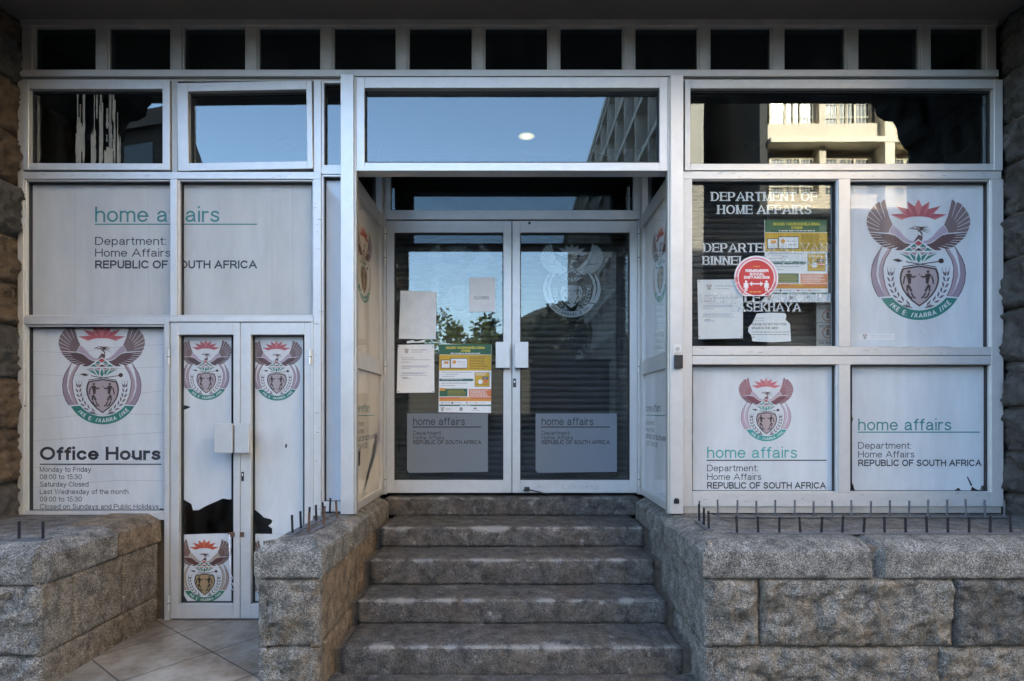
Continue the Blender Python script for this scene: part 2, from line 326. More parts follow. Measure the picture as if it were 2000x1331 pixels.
GL = {
 'A': (.86, [[(0, 0), (.43, 1), (.86, 0)], [(.15, .33), (.71, .33)]]),
 'B': (.66, [[(0, 0), (0, 1)], [(0, 1), (.36, 1)] + arc(.38, .76, .24, .24, 90, -90) + [(0, .52)], [(0, .52), (.40, .52)] + arc(.41, .26, .25, .26, 90, -90) + [(0, 0)]]),
 'C': (.80, [arc(.42, .5, .42, .5, 42, 318)]),
 'D': (.74, [[(0, 0), (0, 1)], [(0, 1), (.30, 1)] + arc(.32, .5, .42, .5, 90, -90) + [(0, 0)]]),
 'E': (.62, [[(0, 0), (0, 1)], [(0, 1), (.60, 1)], [(0, .53), (.56, .53)], [(0, 0), (.62, 0)]]),
 'F': (.58, [[(0, 0), (0, 1)], [(0, 1), (.58, 1)], [(0, .50), (.50, .50)]]),
 'G': (.84, [arc(.42, .5, .42, .5, 45, 345) + [(.83, .45)], [(.83, .12), (.83, .46)], [(.83, .46), (.48, .46)]]),
 'H': (.70, [[(0, 0), (0, 1)], [(.70, 0), (.70, 1)], [(0, .53), (.70, .53)]]),
 'I': (.02, [[(.01, 0), (.01, 1)]]),
 'K': (.70, [[(0, 0), (0, 1)], [(.66, 1), (.02, .36)], [(.24, .58), (.70, 0)]]),
 'L': (.52, [[(0, 0), (0, 1)], [(0, 0), (.52, 0)]]),
 'M': (.80, [[(0, 0), (0, 1)], [(0, 1), (.40, 0), (.80, 1)], [(.80, 1), (.80, 0)]]),
 'N': (.68, [[(0, 0), (0, 1)], [(0, 1), (.68, 0)], [(.68, 0), (.68, 1)]]),
 'O': (.88, [ell(.44, .5, .44, .5)]),
 'P': (.66, [[(0, 0), (0, 1)], [(0, 1), (.38, 1)] + arc(.39, .72, .27, .28, 90, -90) + [(0, .44)]]),
 'Q': (.88, [ell(.44, .5, .44, .5), [(.52, .24), (.84, -.03)]]),
 'R': (.72, [[(0, 0), (0, 1)], [(0, 1), (.40, 1)] + arc(.41, .73, .27, .27, 90, -90) + [(0, .46)], [(.38, .46), (.52, .36), (.72, 0)]]),
 'S': (.68, [arc(.35, .76, .29, .24, 25, 180, 9) + [(.08, .68), (.16, .58), (.34, .52), (.52, .46), (.64, .36)] + arc(.34, .26, .33, .26, 8, -162, 10)]),
 'T': (.70, [[(0, 1), (.70, 1)], [(.35, 0), (.35, 1)]]),
 'U': (.68, [[(0, 1), (0, .36)] + arc(.34, .34, .34, .34, 180, 360) + [(.68, .36), (.68, 1)]]),
 'V': (.82, [[(0, 1), (.41, 0), (.82, 1)]]),
 'W': (1.18, [[(0, 1), (.29, 0), (.59, 1), (.89, 0), (1.18, 1)]]),
 'X': (.76, [[(0, 0), (.74, 1)], [(0.02, 1), (.76, 0)]]),
 'Y': (.80, [[(0, 1), (.40, .44), (.80, 1)], [(.40, .46), (.40, 0)]]),
 'Z': (.68, [[(.04, 1), (.66, 1), (0, 0), (.68, 0)]]),
 'J': (.46, [[(.46, 1), (.46, .28)] + arc(.23, .26, .23, .26, 0, -170)]),
 'a': (.56, [arc(.27, .49, .22, .24, 160, 0) + [(.49, .12), (.53, 0)], [(.49, .44), (.28, .40), (.10, .35), (.02, .2), (.07, .05), (.2, 0), (.36, .04), (.49, .2)]]),
 'b': (.54, [[(0, 0), (0, 1)], ell(.27, .365, .27, .365)]),
 'c': (.50, [arc(.27, .365, .27, .365, 40, 320)]),
 'd': (.54, [[(.54, 0), (.54, 1)], ell(.27, .365, .27, .365)]),
 'e': (.56, [[(.03, .38), (.56, .38)] + arc(.28, .365, .28, .365, 3, 322)[0:]]),
 'f': (.26, [[(.12, 0), (.12, .80)] + arc(.28, .80, .16, .19, 180, 85), [(0, XH), (.27, XH)]]),
 'g': (.54, [[(.54, XH), (.54, -.04)] + arc(.27, -.06, .27, .22, 0, -160), ell(.27, .365, .27, .365)]),
 'h': (.50, [[(0, 0), (0, 1)], [(0, .45)] + arc(.25, .48, .25, .25, 170, 0) + [(.50, 0)]]),
 'i': (.02, [[(.01, 0), (.01, XH)], [(.01, .975), (.01, 1.02)]]),
 'k': (.48, [[(0, 0), (0, 1)], [(.44, XH), (.02, .28)], [(.17, .44), (.48, 0)]]),
 'l': (.02, [[(.01, 0), (.01, 1)]]),
 'm': (.84, [[(0, 0), (0, XH)], [(0, .45)] + arc(.21, .51, .21, .22, 170, 0) + [(.42, 0)], [(.42, .45)] + arc(.63, .51, .21, .22, 170, 0) + [(.84, 0)]]),
 'n': (.50, [[(0, 0), (0, XH)], [(0, .45)] + arc(.25, .48, .25, .25, 170, 0) + [(.50, 0)]]),
 'o': (.56, [ell(.28, .365, .28, .365)]),
 'p': (.54, [[(0, -.28), (0, XH)], ell(.27, .365, .27, .365)]),
 'r': (.28, [[(0, 0), (0, XH)], [(0, .42)] + arc(.22, .48, .22, .23, 175, 70)]),
 's': (.46, [arc(.24, .555, .20, .175, 22, 180, 7) + [(.07, .47), (.22, .39), (.38, .32), (.45, .22)] + arc(.23, .185, .22, .185, 0, -160, 8)]),
 't': (.28, [[(.13, .93), (.13, .16)] + arc(.25, .15, .12, .15, 180, 280), [(0, XH), (.27, XH)]]),
 'u': (.50, [[(0, XH), (0, .25)] + arc(.25, .25, .25, .25, 180, 350), [(.50, XH), (.50, 0)]]),
 'y': (.52, [[(0, XH), (.27, .02)], [(.52, XH), (.24, -.14), (.16, -.25), (.02, -.27)]]),
 'v': (.50, [[(0, XH), (.25, 0), (.50, XH)]]),
 'w': (.78, [[(0, XH), (.2, 0), (.39, XH), (.58, 0), (.78, XH)]]),
 '0': (.58, [ell(.29, .5, .29, .5)]), '1': (.30, [[(.02, .76), (.20, .86), (.28, 1), (.28, 0)]]),
 '3': (.58, [arc(.28, .75, .24, .25, 165, -80) + [(.22, .53)], [(.22, .53)] + arc(.27, .27, .29, .27, 75, -165)]),
 '5': (.58, [[(.52, 1), (.13, 1), (.05, .50)] + arc(.27, .32, .29, .32, 130, -160)]),
 '8': (.58, [ell(.29, .76, .23, .24), ell(.29, .26, .29, .27)]), '9': (.58, [ell(.28, .68, .28, .32), [(.56, .68), (.54, .36)] + arc(.27, .3, .27, .3, 0, -150)]),
 ':': (.04, [[(.02, 0), (.02, .09)], [(.02, .62), (.02, .71)]]), '!': (.04, [[(.02, .32), (.02, 1)], [(.02, 0), (.02, .08)]]),
 '/': (.34, [[(0, -.05), (.34, 1.05)]]), '-': (.3, [[(0, .4), (.3, .4)]]), ' ': (.14, []),
}
def text_polys(t, w=.125, serif=False, thin=None):
    """letters as pen strokes -> list of strokes (lists of quads) in cap-height units, and the total width"""
    h = w / 2; hy = (thin or w) / 2; out = []; x = 0
    gap = .13 if not serif else .17
    for ch in t:
        W, st = GL[ch]; W2 = W + 2 * h
        if ch == ' ': x += .40; continue
        for pts in st:
            if len(pts) == 2 and abs(pts[0][0] - pts[1][0]) < 1e-6 and abs(pts[0][1] - pts[1][1]) < .12:
                y0 = 0 if pts[0][1] < .05 else (1.02 - w if pts[0][1] > .9 else XH - w)
                out.append([[(x, y0), (x + 2 * h, y0), (x + 2 * h, y0 + w), (x, y0 + w)]]); continue
            def my(b): return hy + b * (1 - 2 * hy) if not ch.islower() else (hy + b if b < 0 else (hy + b / XH * (XH - 2 * hy) if b <= XH else b - hy))
            q = [(x + h + a, my(b)) for a, b in pts]
            out.append(ribbon(q, h, hy, True))
            if serif and (Vector(q[0]) - Vector(q[-1])).length > 1e-4:
                for e, nb in ((q[0], q[1]), (q[-1], q[-2])):
                    dx, dy = e[0] - nb[0], e[1] - nb[1]
                    low, high = e[1] < .12, e[1] > .88
                    if (low or high) and abs(dy) > .35 * abs(dx) + .01:
                        zz = hy if low else 1 - hy
                        out.append([[(e[0] - h - .09, zz - hy), (e[0] + h + .09, zz - hy), (e[0] + h + .09, zz + hy), (e[0] - h - .09, zz + hy)]])
                    elif abs(dx) > abs(dy) * 3:
                        s = -1 if high else 1
                        out.append([[(e[0] + hy, e[1] - (.16 if s < 0 or .2 < e[1] < .8 else 0)), (e[0] + hy * 2.4, e[1] - (.20 if s < 0 or .2 < e[1] < .8 else 0)),
                                     (e[0] + hy * 2.4, e[1] + (.20 if s > 0 else 0)), (e[0] + hy, e[1] + (.16 if s > 0 else 0))]])
        x += W2 + gap - h * .4
    return out, max(.01, x - gap + h * .4)

# ------------------------------------------------------------------ the crest (rising sun, bird with raised wings, shield, ears of wheat, tusks, green motto band)
def crest_polys():
    out = []
    ex, ey = 1793.4, 507.5; H = 239.0
    def A(x, y): return ((1685 + x / 9.09 - ex) / H, -(380 + y / 9.09 - ey) / H)
    def B(x, y): return ((1685 + (x + 6) / 8.873 - ex) / H, -(490 + y / 8.873 - ey) / H)
    def put(pts, key, lay=0, T=A, mirror=True):
        q = [T(*p) for p in pts]; out.append((q, key, lay))
        if mirror: out.append(([(-a, b) for a, b in q][::-1], key + '', lay))
    def line(pts, wd, key, lay=1, T=B, mirror=True):
        q = [T(*p) for p in pts]
        for r in ribbon(q, wd): out.append((r, key, lay))
        if mirror:
            for r in ribbon([(-a, b) for a, b in q], wd): out.append((r, key, lay))
    # tusks
    outer = [(1572, -92), (1650, 30), (1715, 140), (1757, 260), (1774, 400), (1756, 560), (1705, 700), (1640, 806), (1516, 793), (1600, 660), (1658, 520), (1680, 400), (1668, 250), (1635, 90)]
    inner = [(1420, -40), (1530, 150), (1570, 300), (1560, 450), (1525, 620), (1450, 788), (1516, 793), (1595, 640), (1652, 430), (1640, 280), (1585, 120), (1500, -10)]
    put(outer, 'tusk1', 0, B); put(inner, 'tusk2', 1, B); line(inner[:6], .0035, 'line', 2); line(outer[:8], .0035, 'line', 2)
    # upper wing
    gap = 6
    sl = [((1662, 150), (1578, 400)), ((1765, 205), (1625, 445)), ((1835, 295), (1660, 490)), ((1885, 385), (1675, 540)), ((1903, 478), (1680, 582)), ((1888, 578), (1678, 635)), ((1850, 672), (1600, 682))]
    tips = [[(1580, 85), (1630, 125), (1648, 165)], [(1682, 135), (1752, 178)], [(1790, 222), (1828, 272)], [(1855, 310), (1880, 358)], [(1892, 405), (1905, 450)], [(1908, 495), (1900, 545)], [(1890, 592), (1866, 648)]]
    def side(p, q, sgn):
        d = (Vector(q) - Vector(p)).normalized(); nrm = Vector((-d.y, d.x)) * gap * sgn
        return (p[0] + nrm.x, p[1] + nrm.y), (q[0] + nrm.x * .6, q[1] + nrm.y * .6)
    f0o, f0i = side(*sl[0], 1)
    put([(1440, 540), (1502, 400), (1545, 250)] + tips[0] + [f0o, f0i], 'wing1', 3)
    for i in range(6):
        ao, ai = side(*sl[i], -1); bo, bi = side(*sl[i + 1], 1)
        put([ai, ao] + tips[i + 1] + [bo, bi], 'wing1', 3)
    put([(1440, 540), f0i] + [s[1] for s in sl] + [(1510, 682), (1503, 640), (1475, 590)], 'wing1', 3)
    # lower wing
    l2 = [((1835, 712), (1645, 730)), ((1798, 762), (1620, 770)), ((1745, 818), (1590, 815)), ((1692, 864), (1545, 845)), ((1630, 906), (1475, 880)), ((1555, 947), (1410, 912)), ((1470, 972), (1340, 940))]
    t2 = [[(1852, 678), (1848, 695)], [(1825, 735), (1812, 752)], [(1785, 785), (1765, 805)], [(1732, 838), (1712, 855)], [(1680, 882), (1650, 902)], [(1612, 928), (1580, 945)], [(1540, 962), (1500, 972)]]
    prev_o, prev_i = (1700, 692), (1640, 700)
    for i in range(7):
        bo, bi = side(*l2[i], 1)
        put([prev_i, prev_o] + t2[i] + [bo, bi], 'wing2', 3)
        prev_o, prev_i = side(*l2[i], -1)
    put([(1508, 705), (1640, 700)] + [s[1] for s in l2] + [(1400, 985), (1350, 996), (1290, 994), (1235, 972), (1120, 888), (1200, 872), (1268, 835), (1338, 775), (1412, 727)], 'wing2', 3)
    # coverts
    put([(1430, 552), (1472, 598), (1495, 645), (1492, 688), (1408, 713), (1330, 768), (1260, 825), (1190, 860), (1110, 872), (1055, 858), (1068, 832), (1150, 815), (1235, 750), (1320, 650), (1380, 590)], 'covert', 3)
    # sun
    base = [(1275, 455), (1215, 425), (1140, 405), (1060, 396), (985, 394)]
    ray = [((985, 85), (1052, 215), (985, 394), (985, 394)), ((1182, 128), (1166, 262), (1052, 215), (1060, 396)), ((1382, 208), (1255, 344), (1166, 262), (1140, 405)), ((1490, 358), (1275, 455), (1255, 344), (1215, 425))]
    for k, (t, a, b, c) in enumerate(ray):
        put([t, a, c], 'sun2', 3); put([t, c, b], 'sun1', 3) if k else None
    put([(985, 394), (1052, 215), (1060, 396)], 'sun1', 3); put([(1060, 396), (1166, 262), (1140, 405)], 'sun1', 3); put([(1140, 405), (1255, 344), (1215, 425)], 'sun1', 3)
    # bird
    put([(818, 622), (830, 600), (885, 580), (920, 565), (975, 566), (1020, 572), (1040, 620), (1005, 640), (940, 632), (870, 618)], 'grey', 4, A, False)
    for t in ((1165, 568), (1192, 590), (1200, 628), (1218, 668), (1222, 714), (1105, 752)):
        put([(1010, 580 + (t[1] - 568) * .25), t, (1015, 600 + (t[1] - 568) * .25)], 'dark', 5, A, False)
    put([(968, 638), (985, 670), (978, 730), (940, 780), (890, 858), (985, 808), (1045, 838), (1062, 770), (1055, 690), (1015, 640)], 'wing2', 4, A, False)
    put([(905, 592), (925, 580), (950, 585), (945, 598), (920, 604)], 'white', 6, A, False)
    put([(990, 655), (1020, 690), (1050, 735), (985, 715)], 'white', 5, A, False); put([(1000, 660), (1040, 690), (1045, 720)], 'dark', 6, A, False)
    # triangle
    put([(985, 795), (715, 1012), (1260, 1012)], 'white', 5, A, False)
    put([(985, 818), (1062, 872), (985, 918), (910, 872)], 'red', 6, A, False)
    put([(905, 880), (970, 926), (900, 940), (838, 934)], 'green', 6, A); put([(825, 944), (890, 1003), (730, 1003)], 'green', 6, A)
    put([(840, 944), (960, 944), (900, 998)], 'pink', 6, A)
    put([(990, 950), (908, 1004), (1072, 1004)], 'dark', 7, A, False)
    # flower
    put([(990, 1035), (1030, 1155), (990, 1222), (950, 1155)], 'green', 5, A, False)
    put([(1152, 1036), (1055, 1190), (1036, 1148), (1044, 1098)], 'green', 5, A); put([(1330, 1042), (1075, 1198), (1152, 1098)], 'green', 5, A)
    put([(1012, 1030), (1132, 1030), (1044, 1086)], 'pink', 5, A); put([(1180, 1030), (1290, 1032), (1152, 1086)], 'pink', 5, A)
    # spear and club
    kc = [(1350 + 48 * math.cos(2 * math.pi * i / 16), 178 + 44 * math.sin(2 * math.pi * i / 16)) for i in range(16)]
    put(kc, 'dark', 4, B, False); line([(1310, 188), (680, 280)], .004, 'dark', 4, B, False); line([(735, 192), (1265, 285)], .004, 'dark', 4, B, False)
    put([(495, 158), (600, 140), (690, 178), (610, 200)], 'dark', 4, B, False)
    # shield
    sh = [(973, 255), (1272, 305), (1305, 390), (1317, 480), (1305, 570), (1265, 680), (1200, 775), (1100, 880), (973, 972)]
    full = sh + [(1946 - x, y) for x, y in sh[-2:0:-1]]
    put(full, 'dark', 4, B, False)
    put([(973 + (x - 973) * .905, 600 + (y - 600) * .915) for x, y in full], 'shield', 5, B, False)
    # two figures
    put([(1095, 345), (1140, 342), (1150, 375), (1125, 392), (1100, 380)], 'dark', 6, B)
    put([(1075, 405), (1110, 396), (1140, 396), (1182, 412), (1150, 480), (1128, 582), (1085, 570), (1078, 480)], 'dark', 6, B)
    line([(1185, 440), (1205, 500), (1215, 580)], .0062, 'dark', 6); line([(1095, 425), (1045, 465), (998, 438)], .0062, 'dark', 6)
    line([(1140, 590), (1110, 640), (1075, 708)], .0095, 'dark', 6); line([(1150, 600), (1148, 708)], .0075, 'dark', 6)
    line([(1080, 726), (1050, 790), (1005, 826)], .0065, 'dark', 6); line([(1145, 726), (1112, 795), (1058, 828)], .0065, 'dark', 6)
    out.append(([B(953, 410), B(973, 398), B(993, 410), B(973, 420)], 'dark', 6))
    # wheat
    spine = [(1432, 345), (1442, 440), (1432, 540), (1405, 640), (1365, 730), (1300, 815), (1215, 893), (1100, 975)]
    for i in range(7):
        p = Vector(spine[i]); d = (p - Vector(spine[i + 1])).normalized(); nr = Vector((-d.y, d.x))
        for sg in (1, -1):
            b = Vector(spine[i + 1]) + nr * sg * 6; t = p + nr * sg * 62 - d * 8; mid = (b + t) / 2
            put([tuple(b), tuple(mid + nr * sg * 10 - d * 26), tuple(t), tuple(mid - nr * sg * 10 + d * 22)], 'wheat', 4, B)
    put([(1432, 345), (1448, 395), (1434, 430), (1418, 395)], 'wheat', 4, B)
    for dx in (-50, 0, 50): line([(1432 + dx, 370), (1432 + dx * 1.3, 290)], .0018, 'wheat', 4)
    put([(1190, 915), (1140, 985), (1045, 998)], 'wheat', 4, B)
    # motto band
    def ring(r, a): return (973 + r * math.sin(R(a)), 438 + r * math.cos(R(a)))
    n = 28; am, an = 59.5, 51
    for i in range(n):
        t0, t1 = -1 + 2 * i / n, -1 + 2 * (i + 1) / n
        out.append(([B(*ring(766, am * t0)), B(*ring(766, am * t1)), B(*ring(598, an * t1)), B(*ring(598, an * t0))], 'green', 3))
    msg = '/KE E: /XARRA //KE'; a = -45.0
    for ch in msg:
        W, st = GL[ch]
        if ch == ' ': a += 4.4; continue
        wd = (W + .12) * 66 / 684 * 57.3
        for pts in st:
            q = []
            for u, v in pts:
                aa = a + (u / (W + .12)) * wd; q.append(B(*ring(650 + (1 - v) * 72, aa)))
            for rr in ribbon(q, .0036): out.append((rr, 'white', 5))
        a += wd + 1.75
    return out
CREST = crest_polys()
def crest(pr, cx, cy, h, pal, vs=-1, mirror=1, wmul=1.0, pmin=None):
    pl = PAL[pal]
    for pts, key, lay in CREST:
        if pal.startswith('frost') and key in ('pink', 'line'): continue
        if h < 30 and key in ('line', 'wheat', 'grey'): continue
        pr.poly([(cx + a * h * mirror * wmul, cy + vs * b * h) for a, b in pts], pl[key], lay + 1)
def home_affairs(pr, x0, b0, c0, x1, ux1, uy, rows, cap, teal, line, dark='print_dark', layer=1):
    """'home affairs', the rule under it and the three lines of the department"""
    pr.text('home affairs', x0, x1, b0, c0, teal, .118, layer)
    pr.rect(x0 - 1, ux1, uy - 1.1, uy + 1.1, line, layer)
    for (s, xx, bb, wt) in rows: pr.text(s, x0, xx, bb, cap, dark, wt, layer)
def dashes(pr, x0, x1, y, h, mat, rng, layer=2, fill=1.0):
    x = x0; end = x0 + (x1 - x0) * fill
    while x < end:
        wl = rng.uniform(1.2, 6) * h * .9; e = min(x + wl, end)
        pr.rect(x, e, y - h / 2, y + h / 2, mat, layer); x = e + h * .8

# ------------------------------------------------------------------ ground
def struct(mb, name, **k): o = mb.build(name, **k); o['kind'] = 'structure'; return o
P('asphalt', (.05, .05, .052), .9, var=.3, scale=3, bump=.3, bscale=80); P('paving', (.20, .17, .135), .85, var=.25, scale=4, bump=.3, bscale=60)
mb = MB(); mb.add([(-600, -900, -.15), (600, -900, -.15), (600, 300, -.15), (-600, 300, -.15)], [(0, 1, 2, 3)], 'asphalt'); struct(mb, 'ground')
mb = MB(); mb.box(-60, 60, -4.8, .3, -.3, 0, 'paving'); struct(mb, 'pavement', bevel=.01)

# tiled floor in front of the small doors
def tile_mat():
    m, n, l, p = newmat('floor_tile')
    tc = n.new('ShaderNodeTexCoord'); mp = n.new('ShaderNodeMapping'); mp.inputs['Rotation'].default_value = (0, 0, R(38)); mp.inputs['Location'].default_value = (.13, .07, 0)
    l.new(tc.outputs['Object'], mp.inputs[0])
    br = n.new('ShaderNodeTexBrick'); br.offset = 0; br.inputs['Scale'].default_value = 1; br.inputs['Mortar Size'].default_value = .004; br.inputs['Brick Width'].default_value = .44; br.inputs['Row Height'].default_value = .44
    br.inputs['Color1'].default_value = (.34, .30, .245, 1); br.inputs['Color2'].default_value = (.30, .27, .225, 1); br.inputs['Mortar'].default_value = (.07, .065, .06, 1); br.inputs['Mortar Smooth'].default_value = .1
    l.new(mp.outputs[0], br.inputs[0])
    nz = n.new('ShaderNodeTexNoise'); nz.inputs['Scale'].default_value = 3.5; nz.inputs['Detail'].default_value = 9; nz.inputs['Roughness'].default_value = .7; l.new(tc.outputs['Object'], nz.inputs[0])
    rp = n.new('ShaderNodeValToRGB'); rp.color_ramp.elements[0].position = .35; rp.color_ramp.elements[1].position = .62
    rp.color_ramp.elements[0].color = (.40, .32, .25, 1); rp.color_ramp.elements[1].color = (1, 1, 1, 1); l.new(nz.outputs[0], rp.inputs[0])
    mx = n.new('ShaderNodeMix'); mx.data_type = 'RGBA'; mx.blend_type = 'MULTIPLY'; mx.inputs['Factor'].default_value = 1
    l.new(br.outputs[0], mx.inputs['A']); l.new(rp.outputs[0], mx.inputs['B']); l.new(mx.outputs['Result'], p.inputs['Base Color'])
    p.inputs['Roughness'].default_value = .55
    b = n.new('ShaderNodeBump'); b.inputs['Strength'].default_value = .4; b.inputs['Distance'].default_value = .004; b.invert = True
    l.new(br.outputs['Fac'], b.inputs['Height']); l.new(b.outputs[0], p.inputs['Normal'])
    MATS['floor_tile'] = m
tile_mat()
FLOOR = Z_(1212)
mb = MB(); mb.box(-2.30, -1.24, -.90, .30, .003, FLOOR, 'floor_tile'); struct(mb, 'tiled_floor', bevel=.004)

# ------------------------------------------------------------------ the building over the shopfront
ZS = Z_(38)                       # soffit
PX = 3.125
bld = thing('office_building', (0, 0, 0), 'stone office building whose deep entrance bay holds the shopfront', 'building')
P('render_wall', (.22, .19, .16), .9, var=.2, scale=1.5)
mb = MB()
mb.box(-26, 60, -.92, -.72, ZS + .004, 9, 'render_wall'); mb.box(-26, 2, -.92, 14, 9.002, 36, 'render_wall'); mb.box(2.004, 60, -.92, 14, 9.002, 23, 'render_wall')  # the taller block is an unseen wing added to shade a building opposite
mb.box(-26, -PX - .35, .35, 14, 0, 8.998, 'render_wall'); mb.box(PX + .35, 60, .35, 14, 0, 8.998, 'render_wall')
mb.build('upper_wall', bld)
mb = MB(); mb.box(-PX - .4, PX + .4, -.719, 6, ZS, ZS + .25, 'soffit_paint'); mb.build('soffit', bld)
mb = MB(); mb.box(-PX - .3, PX + .3, 4, 4.2, 0, ZS - .003, 'interior'); mb.box(-PX - .3, -PX - .1, .12, 4, 0, ZS - .003, 'interior'); mb.box(PX + .1, PX + .3, .12, 4, 0, ZS - .003, 'interior')
mb.build('interior_wall', bld)
mb = MB(); mb.box(-PX - .1, PX + .1, .10, 4, -.02, .02, 'interior_dark'); mb.box(-1.2, 1.2, .95, 4, .02, .74, 'interior_dark'); mb.build('interior_floor', bld)

def rock_face(mb, O, U, V, N, w, h, mat, amp=.012, res=.014, margin=.022, jd=.02, seed=0, free=(1, 1, 1, 1), skirt=.04, fine=.35, bow=0):
    """one dressed block: a grid pushed in and out, its jointed edges rolled back. free: left,right,bottom,top edges are joints (0 = sharp outside corner)"""
    O, U, V, N = Vector(O), Vector(U), Vector(V), Vector(N)
    nu, nv = max(3, int(w / res)), max(3, int(h / res)); vs = []; fs = []
    for j in range(nv + 1):
        for i in range(nu + 1):
            u, v = w * i / nu, h * j / nv
            e = min([d for d, fr in ((u, free[0]), (w - u, free[1]), (v, free[2]), (h - v, free[3])) if fr] + [9])
            c = min([d for d, fr in ((u, free[0]), (w - u, free[1])) if not fr] + [9])
            p = O + U * u + V * v
            q = p * 7 + Vector((seed * 13.7, seed * 3.1, seed))
            d = (noise.fractal(q, .75, 2.1, 5) * .8 - .7 * abs(noise.noise(q * 2.3)) + .15) * amp + noise.fractal(q * 5.5, .7, 2, 3) * amp * fine * .7
            mg = margin * (1 + .5 * noise.noise(q * 1.3))
            t = max(0, min(1, e / mg)); t = 1 - (1 - t) ** 2
            d = d * t - jd * (1 - t) + bow * t
            if c < .03: d *= c / .03
            vs.append(p + N * d)
    for j in range(nv):
        for i in range(nu):
            a = j * (nu + 1) + i; fs.append((a, a + 1, a + nu + 2, a + nu + 1))
    # skirt back into the wall
    per = list(range(nu + 1)) + [j * (nu + 1) + nu for j in range(1, nv + 1)] + [nv * (nu + 1) + i for i in range(nu - 1, -1, -1)] + [j * (nu + 1) for j in range(nv - 1, 0, -1)]
    b = len(vs)
    for k in per: vs.append(vs[k] - N * skirt)
    for k in range(len(per)): fs.append((per[k], b + k, b + (k + 1) % len(per), per[(k + 1) % len(per)]))
    mb.add(vs, fs, mat)
def subdiv_profile(pf, res):
    o = []
    for a, b in zip(pf, pf[1:]):
        a, b = Vector(a), Vector(b); n = max(1, int((b - a).length / res))
        for i in range(n): o.append(a + (b - a) * i / n)
    o.append(Vector(pf[-1])); return o
def sweep(mb, path, prof, mat, res=.016, amp=.003, joints=(), seed=0, wear_at=None):
    """coping: the profile (out, z) run along a path in plan with mitred corners; joints = distances of joints along it"""
    pf = subdiv_profile(prof, .018); P2 = [Vector(p) for p in path]; seg = []
    for a, b in zip(P2, P2[1:]):
        d = (b - a).normalized(); seg.append((a, b, d, Vector((d.y, -d.x))))
    samples = []; s0 = 0
    for k, (a, b, d, nr) in enumerate(seg):
        L = (b - a).length; n = max(1, int(L / res))
        for i in range(n + 1):
            if i == n and k < len(seg) - 1: continue
            nn = nr
            if i == 0 and k > 0:
                m = (seg[k - 1][3] + nr).normalized(); nn = m / max(.4, m.dot(nr))
            c = min(i * L / n if k > 0 else 9, (n - i) * L / n if k < len(seg) - 1 else 9)
            samples.append((a + (b - a) * i / n, nn, s0 + L * i / n, 9 if (i == 0 and k > 0) else c))
        s0 += L
    np_ = len(pf); vs = []; fs = []
    base = len(mb.v)
    for (p, nn, s, c) in samples:
        for o, z in pf:
            q = Vector((p.x * 6, p.y * 6, z * 6)) + Vector((seed * 7.3, 0, 0))
            d = noise.fractal(q, .9, 2, 4) * amp + noise.fractal(q * 7, .8, 2, 2) * amp * .5
            for j in joints:
                if abs(s - j) < .030: d -= .045 * min(1, (1 - abs(s - j) / .030) * 1.8)
            v = p + nn * (max(o, -c) + d); vs.append((v.x, v.y, z + d * .5))
    for i in range(len(samples) - 1):
        for j in range(np_ - 1):
            a = i * np_ + j; fs.append((a, a + 1, a + np_ + 1, a + np_))
    fs.append(tuple(range(np_ - 1, -1, -1))); e = (len(samples) - 1) * np_; fs.append(tuple(range(e, e + np_)))
    mb.add(vs, fs, mat)
    if wear_at is not None:
        for i, (p, nn, s, c) in enumerate(samples):
            for j, (o, z) in enumerate(pf):
                mb.wear[base + i * np_ + j] = max(0, 1 - abs(o - wear_at[0]) / .03 - abs(z - wear_at[1]) / .03) * (.35 + .4 * noise.noise(Vector((p.x * 9, p.y * 9, 3))))

# rough stone piers on both sides
rng = random.Random(5)
for sx, mats in ((-1, ('pier_stone', 'pier_stone', 'pier_stone_grey')), (1, ('pier_stone_grey', 'pier_stone_grey', 'pier_stone_grey'))):
    mb = MB(); z = .0; k = 0
    while z < ZS - .01:
        h = min(rng.uniform(.26, .34), ZS - z)
        if ZS - z - h < .12: h = ZS - z
        if sx < 0: rock_face(mb, (-PX, -.80, z), (0, 1, 0), (0, 0, 1), (1, 0, 0),   .86, h, mats[k % 3], .05, .016, .035, .04, seed=k, free=(0, 1, 1, 1))
        else: rock_face(mb, (PX, .06, z), (0, -1, 0), (0, 0, 1), (-1, 0, 0),   .86, h, mats[k % 3], .05, .016, .035, .04, seed=k + 40, free=(1, 0, 1, 1))
        z += h; k += 1
    # front face of the pier and its core
    z = 0
    while z < 9:
        h = .45
        if sx < 0: rock_face(mb, (-PX - 1.6, -.80, z), (1, 0, 0), (0, 0, 1), (0, -1, 0), 1.6, h, 'pier_stone_grey', .02, .05, .04, .03, seed=k, free=(1, 0, 1, 1))
        else: rock_face(mb, (PX, -.80, z), (1, 0, 0), (0, 0, 1), (0, -1, 0), 1.6, h, 'pier_stone_grey', .02, .05, .04, .03, seed=k, free=(0, 1, 1, 1))
        z += h; k += 1
    mb.box(sx * (PX + .035), sx * (PX + 2.5), -.765, .349, 0, ZS + .1, 'mortar')
    mb.build('stone_pier', bld, smooth=True)
    # scrolled bracket under the soffit
    mb = MB(); pr = [(0, 0), (.30, 0), (.30, -.07), (.27, -.10), (.26, -.16), (.20, -.20), (.13, -.21), (.10, -.26), (.09, -.34), (.04, -.42), (0, -.44)]
    vs = [(sx * (-0.0 + 1) * 0 + sx * (PX - a), y, ZS - .002 + b) for y in (-.79, -.52) for a, b in pr]; n = len(pr)
    mb.add(vs, [tuple(range(n)), tuple(range(2 * n - 1, n - 1, -1))] + [(i, (i + 1) % n, n + (i + 1) % n, n + i) for i in range(n)], 'pier_stone_grey')
    mb.build('bracket', bld)

